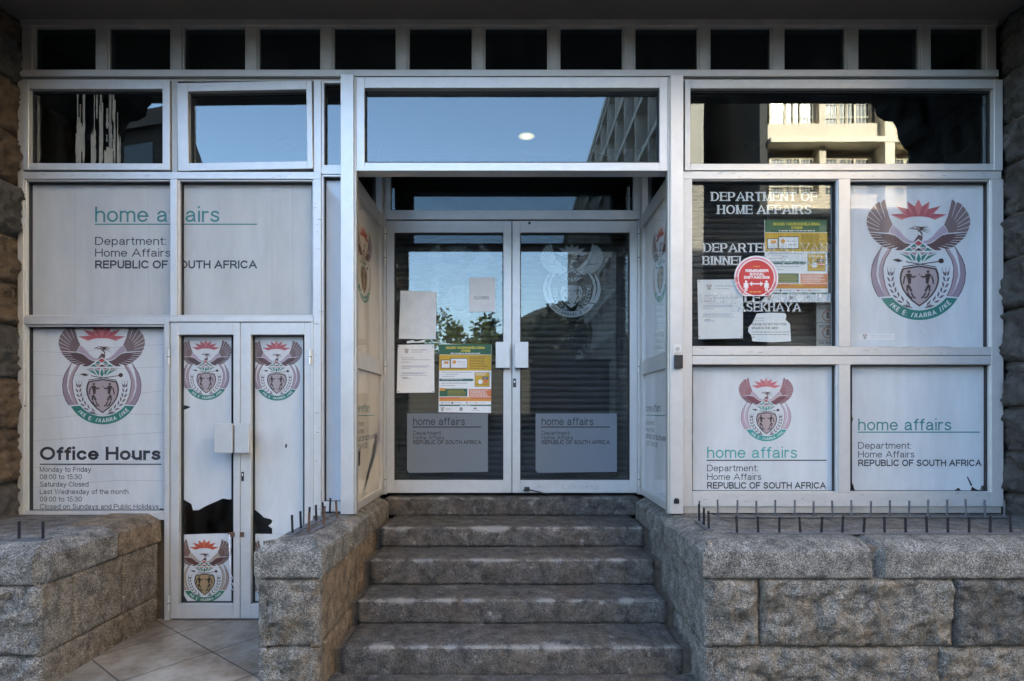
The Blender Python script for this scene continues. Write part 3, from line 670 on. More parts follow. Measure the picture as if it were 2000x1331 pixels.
# ------------------------------------------------------------------ stair walls and planters
TOP = Z_(1003)
cb = EYE - (1130 - YH) / 395.0; c2 = EYE - (1266 - YH) / 395.0
FY = -.794
PROF = lambda inner: [(inner, TOP), (-.07, TOP - .001), (-.058, TOP - .004), (.002, TOP - .036), (.012, TOP - .044), (.016, TOP - .056), (.016, cb + .014), (.010, cb + .003), (-.03, cb)]
def stone_wall(name, loc, label, path, inner, joints, blocks, core, slab, top_mat, cop_mat):
    t = thing(name, loc, label, 'stone wall')
    mb = MB(); sweep(mb, path, PROF(inner), cop_mat, joints=joints, seed=len(label), wear_at=(0, TOP - .03)); mb.build('coping', t, smooth=True)
    mb = MB()
    for i, (O, U, N, wd, z0, z1, mat, amp, free) in enumerate(blocks):
        rock_face(mb, (O[0], O[1], z0), U, (0, 0, 1), N, wd, z1 - z0, mat, amp, seed=i + len(label), free=free, margin=.03 if amp > .006 else .016, jd=.022 if amp > .006 else .012, bow=.010 if amp > .02 else 0)
    mb.build('stone_courses', t, smooth=True)
    mb = MB()
    for c in core: mb.box(*c, 'mortar')
    mb.build('wall_core', t)
    mb = MB()
    for s in slab: mb.box(*s, top_mat)
    mb.build('top_slab', t, bevel=.004)
    return t
XI = .955
fr, sd_ = (1, 0, 0), (0, 1, 0)
Zb = -.05
# wall on the far side of the stairs from the small doors
bl = []
xs2 = [XI, 1.228, 2.19, 3.3]; xs3 = [XI, 2.12, 3.3]
for i in range(3): bl.append(((xs2[i], FY), fr, (0, -1, 0), xs2[i + 1] - xs2[i], c2, cb, ('granite', 'granite', 'granite_dark')[i], .036, (1 if i else 0, 1, 1, 1)))
for i in range(2): bl.append(((xs3[i], FY), fr, (0, -1, 0), xs3[i + 1] - xs3[i], Zb, c2, 'granite', .036, (1 if i else 0, 1, 1, 1)))
for a, b, m in ((.72, -.05, 'granite_grey'), (-.05, FY, 'granite_grey')): bl.append(((XI, a), (0, -1, 0), (-1, 0, 0), a - b, c2, cb, m, .005, (1, 1 if b > FY else 0, 1, 1)))
for a, b, m in ((.72, .2, 'granite_dark'), (.2, -.4, 'granite_grey'), (-.4, FY, 'granite_grey')): bl.append(((XI, a), (0, -1, 0), (-1, 0, 0), a - b, Zb, c2, m, .005, (1, 1 if b > FY else 0, 1, 1)))
stone_wall('stone_wall', (2.1, -.4, 0), 'long rough granite wall with thick pale coping under two rows of short iron spikes', [(XI, .72), (XI, FY), (3.3, FY)], -.30,
           (.62, 2.36), bl, [(XI + .03, 3.3, FY + .03, -.002, 0, TOP - .03), (XI + .03, 1.3, -.001, .80, 0, TOP - .03)],
           [(XI + .26, 1.9, FY + .26, .08, TOP - .06, TOP - .006), (1.904, 2.7, FY + .26, .08, TOP - .06, TOP - .004), (2.704, 3.3, FY + .26, .08, TOP - .06, TOP - .007)], 'coping_top', 'granite_grey')
# pillar between the stairs and the small doors
PL = -1.253
bl = [((PL, FY), fr, (0, -1, 0), -.95 - PL, c2, cb, 'granite', .036, (0, 0, 1, 1)), ((PL, FY), fr, (0, -1, 0), -.95 - PL, Zb, c2, 'granite', .036, (0, 0, 1, 1))]
for a, b, m in ((FY, .0, 'granite_tan'), (.0, .72, 'granite_tan')): bl.append(((-XI, a), sd_, (1, 0, 0), b - a, c2, cb, m, .005, (0 if a == FY else 1, 1, 1, 1)))  # stair-side faces tinted tan: warm bounced light put into the stone colour
for a, b, m in ((FY, -.35, 'granite_tan'), (-.35, .3, 'granite_tan'), (.3, .72, 'granite_tan')): bl.append(((-XI, a), sd_, (1, 0, 0), b - a, Zb, c2, m, .005, (0 if a == FY else 1, 1, 1, 1)))
for z0, z1 in ((c2, cb), (Zb, c2)): bl.append(((PL, 0), (0, -1, 0), (-1, 0, 0), -FY, z0, z1, 'granite', .008, (1, 0, 1, 1)))
stone_wall('stone_pillar', (-1.1, -.4, 0), 'granite pillar wall between the stairs and the narrow double doors, spikes on top', [(PL, -.005), (PL, FY), (-XI, FY), (-XI, .72)], -.145,
           (.8 + .3 + .5,), bl, [(PL + .03, -XI - .03, FY + .03, -.005, 0, TOP - .03), (-1.25, -XI - .03, -.004, .8, 0, TOP - .03)],
           [(PL + .13, -XI - .13, FY + .13, .08, TOP - .06, TOP - .004)], 'coping_top', 'granite_grey')
# planter under the office hours panel
QX, FQ = -2.238, -.90
bl = [((-3.3, FQ), fr, (0, -1, 0), 3.3 + QX, c2, cb, 'granite_grey', .036, (1, 0, 1, 1)), ((-3.3, FQ), fr, (0, -1, 0), 3.3 + QX, Zb, c2, 'granite_grey', .036, (1, 0, 1, 1))]
for a, b, m in ((FQ, -.70, 'granite'), (-.70, -.33, 'granite'), (-.33, -.004, 'granite')): bl.append(((QX, a), sd_, (1, 0, 0), b - a, c2, cb, m, .004, (0 if a == FQ else 1, 1, 1, 1)))
for a, b, m in ((FQ, -.40, 'granite'), (-.40, -.004, 'granite')): bl.append(((QX, a), sd_, (1, 0, 0), b - a, Zb, c2, m, .004, (0 if a == FQ else 1, 1, 1, 1)))
pw = stone_wall('planter_wall', (-2.7, -.4, 0), 'granite planter wall below the office hours panel, one tan coping block on its side', [(-3.3, FQ), (QX, FQ), (QX, -.40)], -.30, (1.062,), bl,
           [(-3.3, QX - .03, FQ + .03, -.002, 0, TOP - .03), (QX - .1, QX + .03, .03, .06, 0, TOP - .002)], [(-3.3, QX - .25, FQ + .25, .05, TOP - .06, TOP - .008)], 'coping_top', 'granite_grey')
mb = MB(); sweep(mb, [(QX, -.39), (QX, -.004)], PROF(-.30), 'granite_tan', seed=77); o = mb.build('coping', pw, smooth=True); o['label'] = 'orange tan coping block'

# ------------------------------------------------------------------ steps
st = thing('stone_stairs', (0, .1, 0), 'worn dark stone stairs of five steps up to the glass doors', 'stairs')
steps = [(-.60, .45, 1.241, .908), (-.28, .75, 1.099, .913), (0, .80, .935, .912), (.32, .83, .795, .915), (.745, 1.10, .655, .985)]
prevz = 0.0
for i, (yf, yb, below, hw) in enumerate(steps):
    zt = EYE - below; mb = MB(); r = .016
    prof = [(yb, zt), (yf + r, zt), (yf + r * .5, zt - r * .08), (yf + r * .15, zt - r * .4), (yf, zt - r), (yf, prevz + .012), (yf + .012, prevz + .001)]
    pf = subdiv_profile([(a, b) for a, b in prof[:2]], .03)[:-1] + subdiv_profile(prof[1:], .012)
    nx = int(2 * hw / .014); vs = []; fs = []
    for a in range(nx + 1):
        x = -hw + 2 * hw * a / nx; ed = min(a, nx - a) * 2 * hw / nx
        for (y, z) in pf:
            q = Vector((x * 5 + i * 31, y * 5, z * 5))
            d = noise.fractal(q, .9, 2, 4) * .006 + noise.fractal(q * 6, .8, 2, 3) * .0025
            ar = max(0, 1 - (abs(y - yf) + abs(z - zt)) / .06)
            chip = -(abs(noise.fractal(Vector((x * 4.5 + i * 9, 2, i)), .9, 2, 4)) * .03 + max(0, noise.noise(Vector((x * 9 + i * 4, 5, i))) - .12) * .045) * ar
            rnd = -max(0, .03 - ed) ** 2 * 22
            dd = d + chip + rnd
            top = z > zt - r * .5
            vs.append((x, y - dd * (0 if y > yf + .2 else (.7 if top else 1)), z + dd * (.8 if top else .1) if y < yb - .05 else z))
            w_ = .40 * ar * (.1 + 2.0 * abs(noise.fractal(Vector((x * 3.5 + i * 5, 1.7, i)), .8, 2, 4))) + .22 * max(0, noise.fractal(Vector((x * 5, y * 5 + i, z * 5)), .8, 2, 4)) + (.13 if top else 0)  # worn arris and patches, plus an even paler lift on the tops
            mb.wear[len(vs) - 1] = w_
    n = len(pf)
    for a in range(nx):
        for b in range(n - 1):
            k = a * n + b; fs.append((k, k + 1, k + n + 1, k + n))
    vs2 = list(vs)
    fs.append(tuple(range(n - 1, -1, -1)) if False else tuple(list(range(n)))); fs.append(tuple(range(nx * n, nx * n + n)))
    # close ends down the back
    mb.add(vs2, fs[:-2], 'step_stone')
    for xx, off in ((-hw, 0), (hw, nx * n)):
        e = [vs[off + b] for b in range(n)]; e = e + [(e[-1][0], yb, prevz)]
        mb.add(e, [tuple(range(len(e)))], 'step_stone')
    mb.build('step', st, smooth=True)
    # mortar-packed gap beside the step
    mb = MB()
    for sx in (-1, 1):
        if i < 4: mb = MB(); mb.box(sx * (hw - .01), sx * (XI + .03), yf + .05, yb, max(0, prevz - .05), zt - .03, 'mortar'); mb.build('side_fill', st)
    prevz = zt

mb = MB(); nn = 60
vs = []; fs = []
for j in range(16):
    for i in range(nn + 1):
        x, y = -XI + 2 * XI * i / nn, -1.5 + j * .06; vs.append((x, y, .012 + .004 * noise.noise(Vector((x * 6, y * 6, 4)))))
for j in range(15):
    for i in range(nn): a = j * (nn + 1) + i; fs.append((a, a + 1, a + nn + 2, a + nn + 1))
mb.add(vs, fs, 'step_stone'); struct(mb, 'paving_slab', smooth=True)

# ------------------------------------------------------------------ spikes
def spike_strip(loc, label, a, b, n, h, strip_w=.05, group=None, mat='iron', skip=(), jit=.0, seed=0, first=0, width=.0066):
    t = thing('spike_strip', loc, label, 'anti-sit spikes', group)
    a, b = Vector(a), Vector(b); d = (b - a).normalized(); q = Vector((-d.y, d.x, 0)) * strip_w / 2; rg = random.Random(seed)
    mb = MB(); z0, z1 = Vector((0, 0, .001)), Vector((0, 0, .006)); e = d * .03
    vs = [a - e - q + z0, b + e - q + z0, b + e + q + z0, a - e + q + z0, a - e - q + z1, b + e - q + z1, b + e + q + z1, a - e + q + z1]
    mb.add(vs, [(0, 3, 2, 1), (4, 5, 6, 7), (0, 1, 5, 4), (1, 2, 6, 5), (2, 3, 7, 6), (3, 0, 4, 7)], 'iron_worn'); mb.build('base_strip', t, bevel=.001)
    for i in range(n):
        if i in skip: continue
        p = a + (b - a) * (i / max(1, n - 1)) + Vector((0, 0, .006)); mb = MB()
        tip = p + Vector((rg.uniform(-jit, jit), rg.uniform(-jit, jit), h * rg.uniform(.93, 1.05)))
        mb.tube(p, tip, width, mat, 8); mb.build('spike', t)
spike_strip((1.8, -.6, TOP), 'front row of black iron spikes along the edge of the long granite coping', (1.19, -.60, TOP), (2.75, -.60, TOP), 15, .085, seed=1, jit=.004)
spike_strip((1.9, -.1, TOP), 'back row of weathered spikes close under the lower shopfront panels', (1.14, -.14, TOP), (3.0, -.14, TOP), 17, .10, strip_w=.03, mat='iron_worn', seed=2, jit=.004, width=.0058)
spike_strip((1.1, -.3, TOP), 'short strip of three black spikes on the coping corner above the stairs', (1.095, -.28, TOP), (1.075, -.50, TOP), 3, .10, seed=3, jit=.002)
spike_strip((-1.1, -.3, TOP), 'longer of two spike strips on the pillar, running back to the porch post', (-1.16, -.60, TOP), (-1.14, -.05, TOP), 6, .095, seed=4, jit=.004)
spike_strip((-1.05, -.3, TOP), 'short spike strip on the pillar nearest the stairs', (-1.075, -.60, TOP), (-1.055, -.18, TOP), 3, .10, strip_w=.035, seed=5, jit=.006, mat='rust')
spike_strip((-2.6, -.6, TOP), 'strip of black spikes on the planter below the office hours panel', (-2.84, -.745, TOP), (-2.36, -.745, TOP), 5, .085, seed=6, jit=.002)

# ------------------------------------------------------------------ the shopfront
sf = thing('shopfront', (0, 0, TOP), 'aluminium framed shopfront with clerestory row, tinted transoms and white filmed panels', 'shopfront')
AL = 'aluminium'
mb = MB()
cm = [(38, 64), (185, 211), (331, 357), (478, 504), (625, 651), (773, 798), (922, 947), (1070, 1094), (1217, 1241), (1364, 1388), (1507, 1533), (1653, 1678), (1797, 1820), (1925, 1950)]
pbox(mb, 38, 1950, 36, 50, 0, .09, 'aluminium_dull'); pbox(mb, 38, 1950, 137, 150, -.004, .09, AL, 0)
for a, b in cm: pbox(mb, a + 3, b - 3, 50, 137, .004, .09, 'aluminium_dull', 0)
pbox(mb, 36, 1956, 150, 156, .02, .09, 'aluminium_dull', 0)
# bays by the office hours panel
pbox(mb, 34, 46, 156, 1016, 0, .09, AL, 0); pbox(mb, 333, 345, 156, 336, .012, .09, 'aluminium_dull', 0)
pbox(mb, 46, 627, 336, 350, .0, .09, AL, 0); pbox(mb, 333, 346, 350, 618, .0, .09, AL, 0); pbox(mb, 612, 627, 156, 336, .004, .09, AL, 0); pbox(mb, 612, 627, 350, 1008, .0, .09, AL, 0)
pbox(mb, 46, 331, 618, 634, 0, .09, AL, 0); pbox(mb, 331, 612, 618, 629, -.003, .09, AL, 0)
pbox(mb, 46, 322, 1003, 1016, 0, .09, AL, 0); pbox(mb, 321, 331, 629, 1212, -.002, .09, AL, 0); pbox(mb, 606, 612, 629, 1212, 0, .09, AL, 0)
pbox(mb, 627, 672, 326, 340, .004, .09, AL, 0); pbox(mb, 627, 672, 985, 1000, .004, .09, AL, 0)
# bays by the big crest
pbox(mb, 1328, 1956, 335, 350, 0, .09, AL, 0); pbox(mb, 1328, 1352, 350, 990, 0, .09, AL, 0); pbox(mb, 1937, 1960, 350, 990, 0, .09, AL, 0); pbox(mb, 1638, 1661, 350, 678, 0, .09, AL, 0)
pbox(mb, 1352, 1937, 678, 694.4, 0, .09, AL, 0); pbox(mb, 1352, 1937, 695.2, 712, 0.001, .09, AL, 0); pbox(mb, 1638, 1661, 712, 962, 0, .09, AL, 0); pbox(mb, 1352, 1937, 962, 990, 0, .09, AL, 0); pbox(mb, 1336, 1958, 990.2, 1003, .008, .09, 'aluminium_dull', 0)
mb.build('frame', sf, bevel=.0018)
rg = random.Random(12); mb = MB()
def rivet(px, py, Y=0): mb.tube((X_(px, Y), Y + .001, Z_(py, Y)), (X_(px, Y), Y - .0022, Z_(py, Y)), .0042, 'hinge_metal', 8, .003)
for y in range(375, 990, 41): rivet(618 + rg.uniform(-.6, .6), y + rg.uniform(-4, 4))
for x in range(70, 1940, 146): rivet(x + 4, 143.5, -.004)
for px, py in ((1344, 372), (1344, 660), (1344, 735), (1344, 945), (1948, 372), (1948, 664), (1948, 735), (1948, 945), (1650, 363), (1650, 668), (1650, 722), (1650, 953), (40, 372), (40, 600), (40, 660), (40, 985), (340, 364), (340, 606), (326, 660), (326, 1000)): rivet(px, py)
mb.build('rivets', sf)['kind'] = 'stuff'
P('dirt', (.20, .18, .15), .9)
pr = Print(facade(-.0004)); rg = random.Random(44)
for k in range(150):
    x, y = rg.choice(((rg.uniform(46, 620), rg.uniform(338, 349)), (rg.uniform(1340, 1950), rg.uniform(337, 349)), (rg.uniform(1355, 1930), rg.uniform(680, 693)), (rg.uniform(1355, 1930), rg.uniform(964, 989)), (rg.uniform(46, 320), rg.uniform(1004, 1014)), (rg.uniform(613, 626), rg.uniform(360, 1000)), (rg.uniform(50, 660), rg.uniform(139, 149)), (rg.uniform(1340, 1940), rg.uniform(139, 149))))
    Lh, t0 = rg.uniform(1, 9), rg.uniform(-.5, .5); pr.stroke([(x, y), (x + Lh * math.cos(t0), y + Lh * math.sin(t0) * .25)], rg.uniform(.15, .5), None, 'dirt', 0)
pr.mb.build('grime', sf)['kind'] = 'stuff'
def pane(x0, x1, y0, y1, Y, parent, mat, xf=None, k0=0):
    mb = MB(); mb.xf = xf; pbox(mb, x0, x1, y0, y1, Y, Y + .006, mat, k0); return mb.build('pane', parent)
for i in range(13):
    x0, x1 = cm[i][1], cm[i + 1][0]
    mb = MB(); pframe(mb, x0 - 3, x1 + 3, 50, 137, 4.0, 4.0, 2.5, 2.5, .012, .05, 'aluminium_dull'); wn = mb.build('clerestory_window', sf, bevel=.001)
    pane(x0, x1, 52, 135, .026, wn, 'glass_mirror')
def window(name, x0, x1, y0, y1, bead, label=None, Ya=.010, mat=AL, filmpoly=None, filmmat='film_white', gm='glass_clear', fmY=.0557):
    mb = MB(); pframe(mb, x0, x1, y0, y1, bead, bead, bead, bead, Ya, .075, mat); wn = mb.build(name, sf, bevel=.0012)
    if label: wn['label'] = label
    mb = MB(); pframe(mb, x0 + bead, x1 - bead, y0 + bead, y1 - bead, .7, .9, 1.6, .6, .030, .060, 'gasket'); mb.build('gasket', wn)
    pane(x0 + bead * .6, x1 - bead * .6, y0 + bead * .6, y1 - bead * .6, .046, wn, gm)
    if filmpoly is not None:
        for j, fp in enumerate(filmpoly):
            pr = Print(facade(fmY)); pr.poly(fp, filmmat, 0); pr.mb.build('film', wn)
    return wn
def torn(x0, x1, y0, y1, seed, amp=1.2, n=14):
    """nearly straight film rectangle with slightly ragged edges"""
    rg = random.Random(seed); o = []
    for i in range(n): o.append((x0 + (x1 - x0) * i / n, y0 + rg.uniform(0, amp) * .5))
    for i in range(n): o.append((x1 - rg.uniform(0, amp), y0 + (y1 - y0) * i / n))
    for i in range(n): o.append((x1 - (x1 - x0) * i / n, y1 - rg.uniform(0, amp)))
    for i in range(n): o.append((x0 + rg.uniform(0, amp), y1 - (y1 - y0) * i / n))
    return o
FP = facade(.0552)
# top-hung sash windows
def sash(x0, x1, y0, y1, l, r, t, b, label, roll=0, yaw=0, pitch=0):
    cx, cz = X_((x0 + x1) / 2), Z_((y0 + y1) / 2)
    xf = Matrix.Translation((cx, .0, cz)) @ Matrix.Rotation(R(roll), 4, 'Y') @ Matrix.Rotation(R(yaw), 4, 'Z') @ Matrix.Rotation(R(pitch), 4, 'X') @ Matrix.Translation((-cx, 0, -cz))
    mb = MB(); mb.xf = xf; pframe(mb, x0, x1, y0, y1, l, r, t, b, -.006, .056, AL); wn = mb.build('sash_window', sf, bevel=.0018); wn['label'] = label
    mb = MB(); mb.xf = xf; pframe(mb, x0 + l, x1 - r, y0 + t, y1 - b, 2, 2, 3.5, 1.5, .026, .046, 'gasket'); mb.build('gasket', wn)
    pane(x0 + l, x1 - r, y0 + t, y1 - b, .038, wn, 'glass_mirror', xf); return wn
w1 = sash(47, 332, 157, 333, 11, 14, 18, 13, 'tinted window with pale paint drips down the glass', 0, .3, 0)
w2 = sash(347, 611, 161, 333, 21, 11, 17, 15, 'tinted sash hanging crooked and not quite shut', -.8, -.5, -.2)
pr = Print(facade(.0375)); rg = random.Random(8)
for k in range(34):
    xx = rg.choice((150, 152, 158, 163, 175, 186, 192, 198, 208, 215, 222, 228, 234)) + rg.uniform(-3, 3)
    top = 176 if rg.random() < .35 else rg.uniform(195, 275); bot = 320 if rg.random() < .5 else rg.uniform(230, 318)
    if bot <= top: bot = 320
    ww = rg.uniform(.5, 2.6); n = 8; L = []; Rr = []
    for i in range(n + 1):
        y = top + (bot - top) * i / n; a = ww * (1 if i < n else .3) * rg.uniform(.5, 1.15); L.append((xx - a, y)); Rr.append((xx + a, y))
    for i in range(n): pr.poly([L[i], L[i + 1], Rr[i + 1], Rr[i]], 'drip_white', k * .3)
for (x0, x1, y0, y1) in ((153, 159, 262, 320), (178, 186, 255, 320), (194, 198, 275, 320), (204, 221, 290, 320), (229, 234, 268, 320)):
    n = 10; tops = [y0 + rg.uniform(-8, 12) for _ in range(n + 1)]
    pr.poly([(x0 + (x1 - x0) * i / n, tops[i]) for i in range(n + 1)] + [(x1, y1), (x0, y1)], 'drip_white', 12)
pr.mb.build('paint_drips', w1)
wn = window('narrow_window', 627, 672, 156, 326, 5, gm='glass_mirror')
w3 = window('narrow_panel', 627, 672, 340, 985, 4, 'narrow pale panel beside the porch post', filmpoly=[[(628, 341), (671, 341), (671, 984), (628, 984)]], filmmat='panel_white')
# panels with print
p1 = window('window', 46, 333, 350, 618, 3, 'greyish panel with the first half of the home affairs heading', filmpoly=[torn(48, 334, 352, 618, 1)], filmmat='film_grey')
p2 = window('window', 346, 612, 350, 618, 3, 'greyish panel with the second half of the home affairs heading', filmpoly=[torn(346, 610, 351, 618, 2)], filmmat='film_grey')
rows = [('Department:', 325, 479, .115), ('Home Affairs', 333, 502, .115), ('REPUBLIC OF SOUTH AFRICA', 502, 525, .19)]
for wn, cl in ((p1, (0, 339.9)), (p2, (340, 900))):
    pr = Print(FP); pr.clip = cl
    home_affairs(pr, 186, 434, 30, 429, 502, 438.5, rows, 16, 'print_teal', 'print_teal')
    pr.mb.build('lettering', wn)
fp3 = [(48, 636), (120, 638), (220, 637), (250, 640), (285, 642), (322, 636), (322, 995), (314, 993), (305, 1000), (296, 1003), (255, 1001), (200, 1003), (48, 1003)]
for wn, xs in ((p1, (146, 290)), (p2, (531, 571))):
    for xx in xs: pr = Print(FP); pr.rect(xx, xx + .7, 352, 618, 'seam', 0); pr.mb.build('film_seam', wn)
p3 = window('window', 46, 322, 634, 1003, 4, 'white panel with the office hours under a large crest', filmpoly=[fp3])
pr = Print(FP); crest(pr, 199, 731, 199, 'lilac_glare'); pr.mb.build('emblem', p3)
pr = Print(FP); pr.text('Office Hours', 78, 314, 899, 26, 'print_dark', .20, 1); pr.rect(78, 316, 906, 908.4, 'print_dark', 1)
for s, x1, b in (('Monday to Friday', 178, 922), ('08:00 to 15:30', 160, 936.5), ('Saturday Closed', 173, 951), ('Last Wednesday of the month', 251, 965.5), ('09:00 to 15:30', 160, 980), ('Closed on Sundays and Public Holidays', 310, 994.5)):
    pr.text(s, 78, x1, b, 9.8, 'print_dark', .125, 1)
pr.mb.build('lettering', p3)
pr = Print(FP); rg = random.Random(21)
for k in range(7): y = 690 + k * 44; pr.stroke([(50, y + rg.uniform(-6, 6)), (140, y + rg.uniform(-10, 4)), (230, y - rg.uniform(4, 16)), (319, y - rg.uniform(8, 26))], .35, .35, 'seam', 0)
pr.mb.build('film_crease', p3)
# transom and panels on the other side
rt = sash(1337, 1957, 157, 334, 11, 17, 17, 13, 'wide tinted transom that mirrors the sunlit building', 0, 0, 0)
r1 = window('window', 1348, 1640, 348, 680, 4, 'dark glass window with white serif lettering and notices', gm='glass_door')
pr = Print(facade(.0562))
for s, x0, x1, b in (('DEPARTMENT OF', 1389, 1596, 393), ('HOME AFFAIRS', 1401, 1585, 418.5), ('DEPARTEMENT VAN', 1374, 1616, 493), ('BINNELANDSE SAKE', 1372, 1616, 518), ('ISEBE LEZEMICIMBI', 1368, 1622, 591), ('YASEKHAYA', 1424, 1564, 609)):
    pr.text(s, x0, x1, b, 17.5, 'letter_white', .24, 1, True, thin=.10)
pr.mb.build('lettering', r1)
pr = Print(facade(.0455))
for s, x0, x1, b in (('DEPARTEMENT VAN', 1374, 1616, 493), ('BINNELANDSE SAKE', 1372, 1616, 518), ('ISEBE LEZEMICIMBI', 1368, 1622, 591), ('YASEKHAYA', 1424, 1564, 609)):
    pr.text(s, x0, x1, b, 17.5, 'ghost_letter', .24, 1, True, thin=.10)
pr.mb.build('lettering', r1)
r2 = window('window', 1657, 1940, 348, 684, 5, 'white panel filled by the largest crest', filmpoly=[torn(1660, 1932, 351, 679, 4, 1.5)[:40] + [(1931, 672), (1926, 679)] + torn(1660, 1932, 351, 679, 4, 1.5)[40:] and torn(1660, 1933, 351, 679, 4, 1.5)])
pr = Print(FP); crest(pr, 1793.5, 507.5, 239, 'lilac_glare'); pr.mb.build('emblem', r2)
pr = Print(FP); pr.rect(1676, 1747, 652, 664, 'sticker_white', 1); rg = random.Random(2)
dashes(pr, 1702, 1742, 656, 1.0, 'film_grey', rg, 2); dashes(pr, 1702, 1744, 659, 1.0, 'film_grey', rg, 2); crest(pr, 1689, 658, 10, 'lilac_glare'); pr.mb.build('small_label', r2)
pr = Print(FP)
for (x, y) in ((1796, 632), (1800, 640), (1795, 647), (1838, 624), (1848, 618), (1836, 632), (1800, 652)):
    pr.poly([(x + rg.uniform(-5, 5), y + rg.uniform(-6, 6)) for _ in range(3)], 'film_grey', 2)
pr.mb.build('scuff_marks', r2)
r3 = window('window', 1348, 1640, 708, 966, 5, 'white panel with a small rosy crest above its home affairs heading', filmpoly=[torn(1353, 1636, 713, 961, 5, 1.2)])
pr = Print(FP); crest(pr, 1496, 800, 126, 'rosy'); pr.mb.build('emblem', r3)
pr = Print(FP); home_affairs(pr, 1381, 895, 22, 1557, 1614, 899.5, [('Department:', 1481, 921, .115), ('Home Affairs', 1487, 938, .115), ('REPUBLIC OF SOUTH AFRICA', 1613, 955, .19)], 13, 'print_teal_bright', 'print_dark'); pr.mb.build('lettering', r3)
fp4 = [(1664, 714), (1935, 713), (1935, 812), (1933, 818), (1935, 830), (1935, 930), (1932, 938), (1928, 946), (1931, 952), (1925, 956), (1922, 950), (1917, 948), (1914, 958), (1906, 956), (1898, 951), (1896, 959), (1890, 960), (1878, 960), (1872, 953), (1864, 958), (1800, 960), (1672, 960), (1668, 955), (1667, 948), (1664, 944), (1664, 824), (1666, 820), (1664, 812)]
r4 = window('window', 1657, 1941, 708, 966, 5, 'white panel without a crest, film torn at its lower corner', filmpoly=[fp4])
pr = Print(FP); home_affairs(pr, 1676, 841, 23, 1858, 1914, 844.5, [('Department:', 1780, 877, .115), ('Home Affairs', 1786, 894, .115), ('REPUBLIC OF SOUTH AFRICA', 1917, 911, .19)], 13, 'print_teal', 'print_teal'); pr.poly([(1888, 932), (1890, 931), (1899, 948), (1896, 950)], 'interior_dark', 1); pr.mb.build('lettering', r4)

# ------------------------------------------------------------------ narrow double doors
def hinge(t, px, y0, y1, Y, hw=4):
    mb = MB(); x = X_(px, Y)
    mb.tube((x, Y - .008, Z_(y1, Y)), (x, Y - .008, Z_(y0, Y)), .008, 'hinge_metal', 8); zz = (Z_(y1, Y) + Z_(y0, Y)) / 2
    mb.tube((x, Y - .008, zz - .002), (x, Y - .008, zz + .002), .0092, 'iron', 8); mb.build('hinge', t)
def panel_door(x0, x1, gx0, gx1, label, films, crests, handle, side):
    t = thing('panel_door', (X_((x0 + x1) / 2), 0, FLOOR), label, 'door', 'leaves of the narrow double doors')
    Y0 = .004
    mb = MB(); pframe(mb, x0, x1, 630, 1209, gx0 - x0, x1 - gx1, 24, 28, Y0, .064, AL, 0); mb.build('frame', t, bevel=.0018)
    mb = MB(); pframe(mb, gx0, gx1, 654, 1181, 1.5, 1.5, 2, 1, .034, .062, 'gasket', 0); mb.build('gasket', t)
    pane(gx0, gx1, 654, 1181, .046, t, 'glass_clear')
    for f in films: pr = Print(facade(.0557)); pr.poly(f, 'film_white', 0); pr.mb.build('film', t)
    for cx, cy, h, pal, cl in crests:
        pr = Print(FP); pr.clip = cl; crest(pr, cx, cy, h, pal); pr.mb.build('emblem', t)
    mb = MB(); a, b = handle; pbox(mb, a, b, 827, 884, -.062, -.050, 'aluminium_bright', 0)
    inn = (b - 6, b) if side > 0 else (a, a + 6)
    pbox(mb, inn[0], inn[1], 829, 882, -.0498, .0035, 'aluminium_bright', 0); mb.build('handle', t, bevel=.002)
    for y in (683, 1163): hinge(t, x0 - 1 if side > 0 else x1 + 1, y, y + 29, 0)
    return t
fa = [[(350, 657), (452, 657), (452, 975), (447, 976), (436, 974), (420, 981), (402, 989), (388, 997), (377, 997), (374, 985), (362, 978), (353, 972), (352, 800), (350, 796)],
      [(350, 1046), (352, 1045), (400, 1043), (452, 1042), (452, 1181), (374, 1181), (366, 1174), (358, 1161), (350, 1153)]]
da = panel_door(332, 468, 348, 455, 'narrow door leaf nearer the office hours panel, film torn away in a dark band', fa,
           [(402, 723, 119, 'lilac_glare', None), (399, 1115, 125, 'tan', None)], (428, 463), 1)
pr = Print(FP); pr.poly([(350, 790), (356, 793), (362, 792), (372, 795), (370, 797), (360, 801), (355, 806), (351, 812)], 'interior_dark', 1); pr.mb.build('tear', da)
fb = [[(491, 657), (592, 657), (592, 1043), (533, 1043), (533, 1034), (525, 1028), (532, 1024), (533, 1018), (528, 1014), (516, 1012), (508, 1004), (498, 996), (493, 994), (491, 990)],
      [(491, 1043), (592, 1043.5), (592, 1181), (491, 1181)]]
db = panel_door(469, 606, 489, 594, 'narrow door leaf nearer the stairs, film torn beside the stone pillar', fb,
           [(540, 724, 119, 'lilac_glare', (400, 591)), (540, 1117, 125, 'tan', (490, 700))], (467, 495), -1)
for d_, line in ((da, fa[0][3:11]), (da, fa[1][-4:]), (db, fb[0][3:])):
    mb = MB(); rg = random.Random(len(line))
    for a, b in zip(line, line[1:]):
        A_, B_ = Vector((X_(a[0], .0552), .0552, Z_(a[1], .0552))), Vector((X_(b[0], .0552), .0552, Z_(b[1], .0552))); t_ = (B_ - A_).normalized(); up_ = Vector((t_.z, 0, -t_.x)) * -1
        if up_.z < 0: up_ = -up_
        w_ = rg.uniform(.002, .007); mb.add([A_, B_, B_ + up_ * w_ + Vector((0, -.003, 0)), A_ + up_ * w_ * .6 + Vector((0, -.002, 0))], [(0, 1, 2, 3)], 'film_edge')
    mb.build('curled_edge', d_)
mb = MB(); pbox(mb, 471, 476, 922, 940, .001, .0035, 'black_plastic', 0); pbox(mb, 472.4, 474.6, 925, 930, -.001, .0008, 'hinge_metal', 0); mb.build('lock', db)
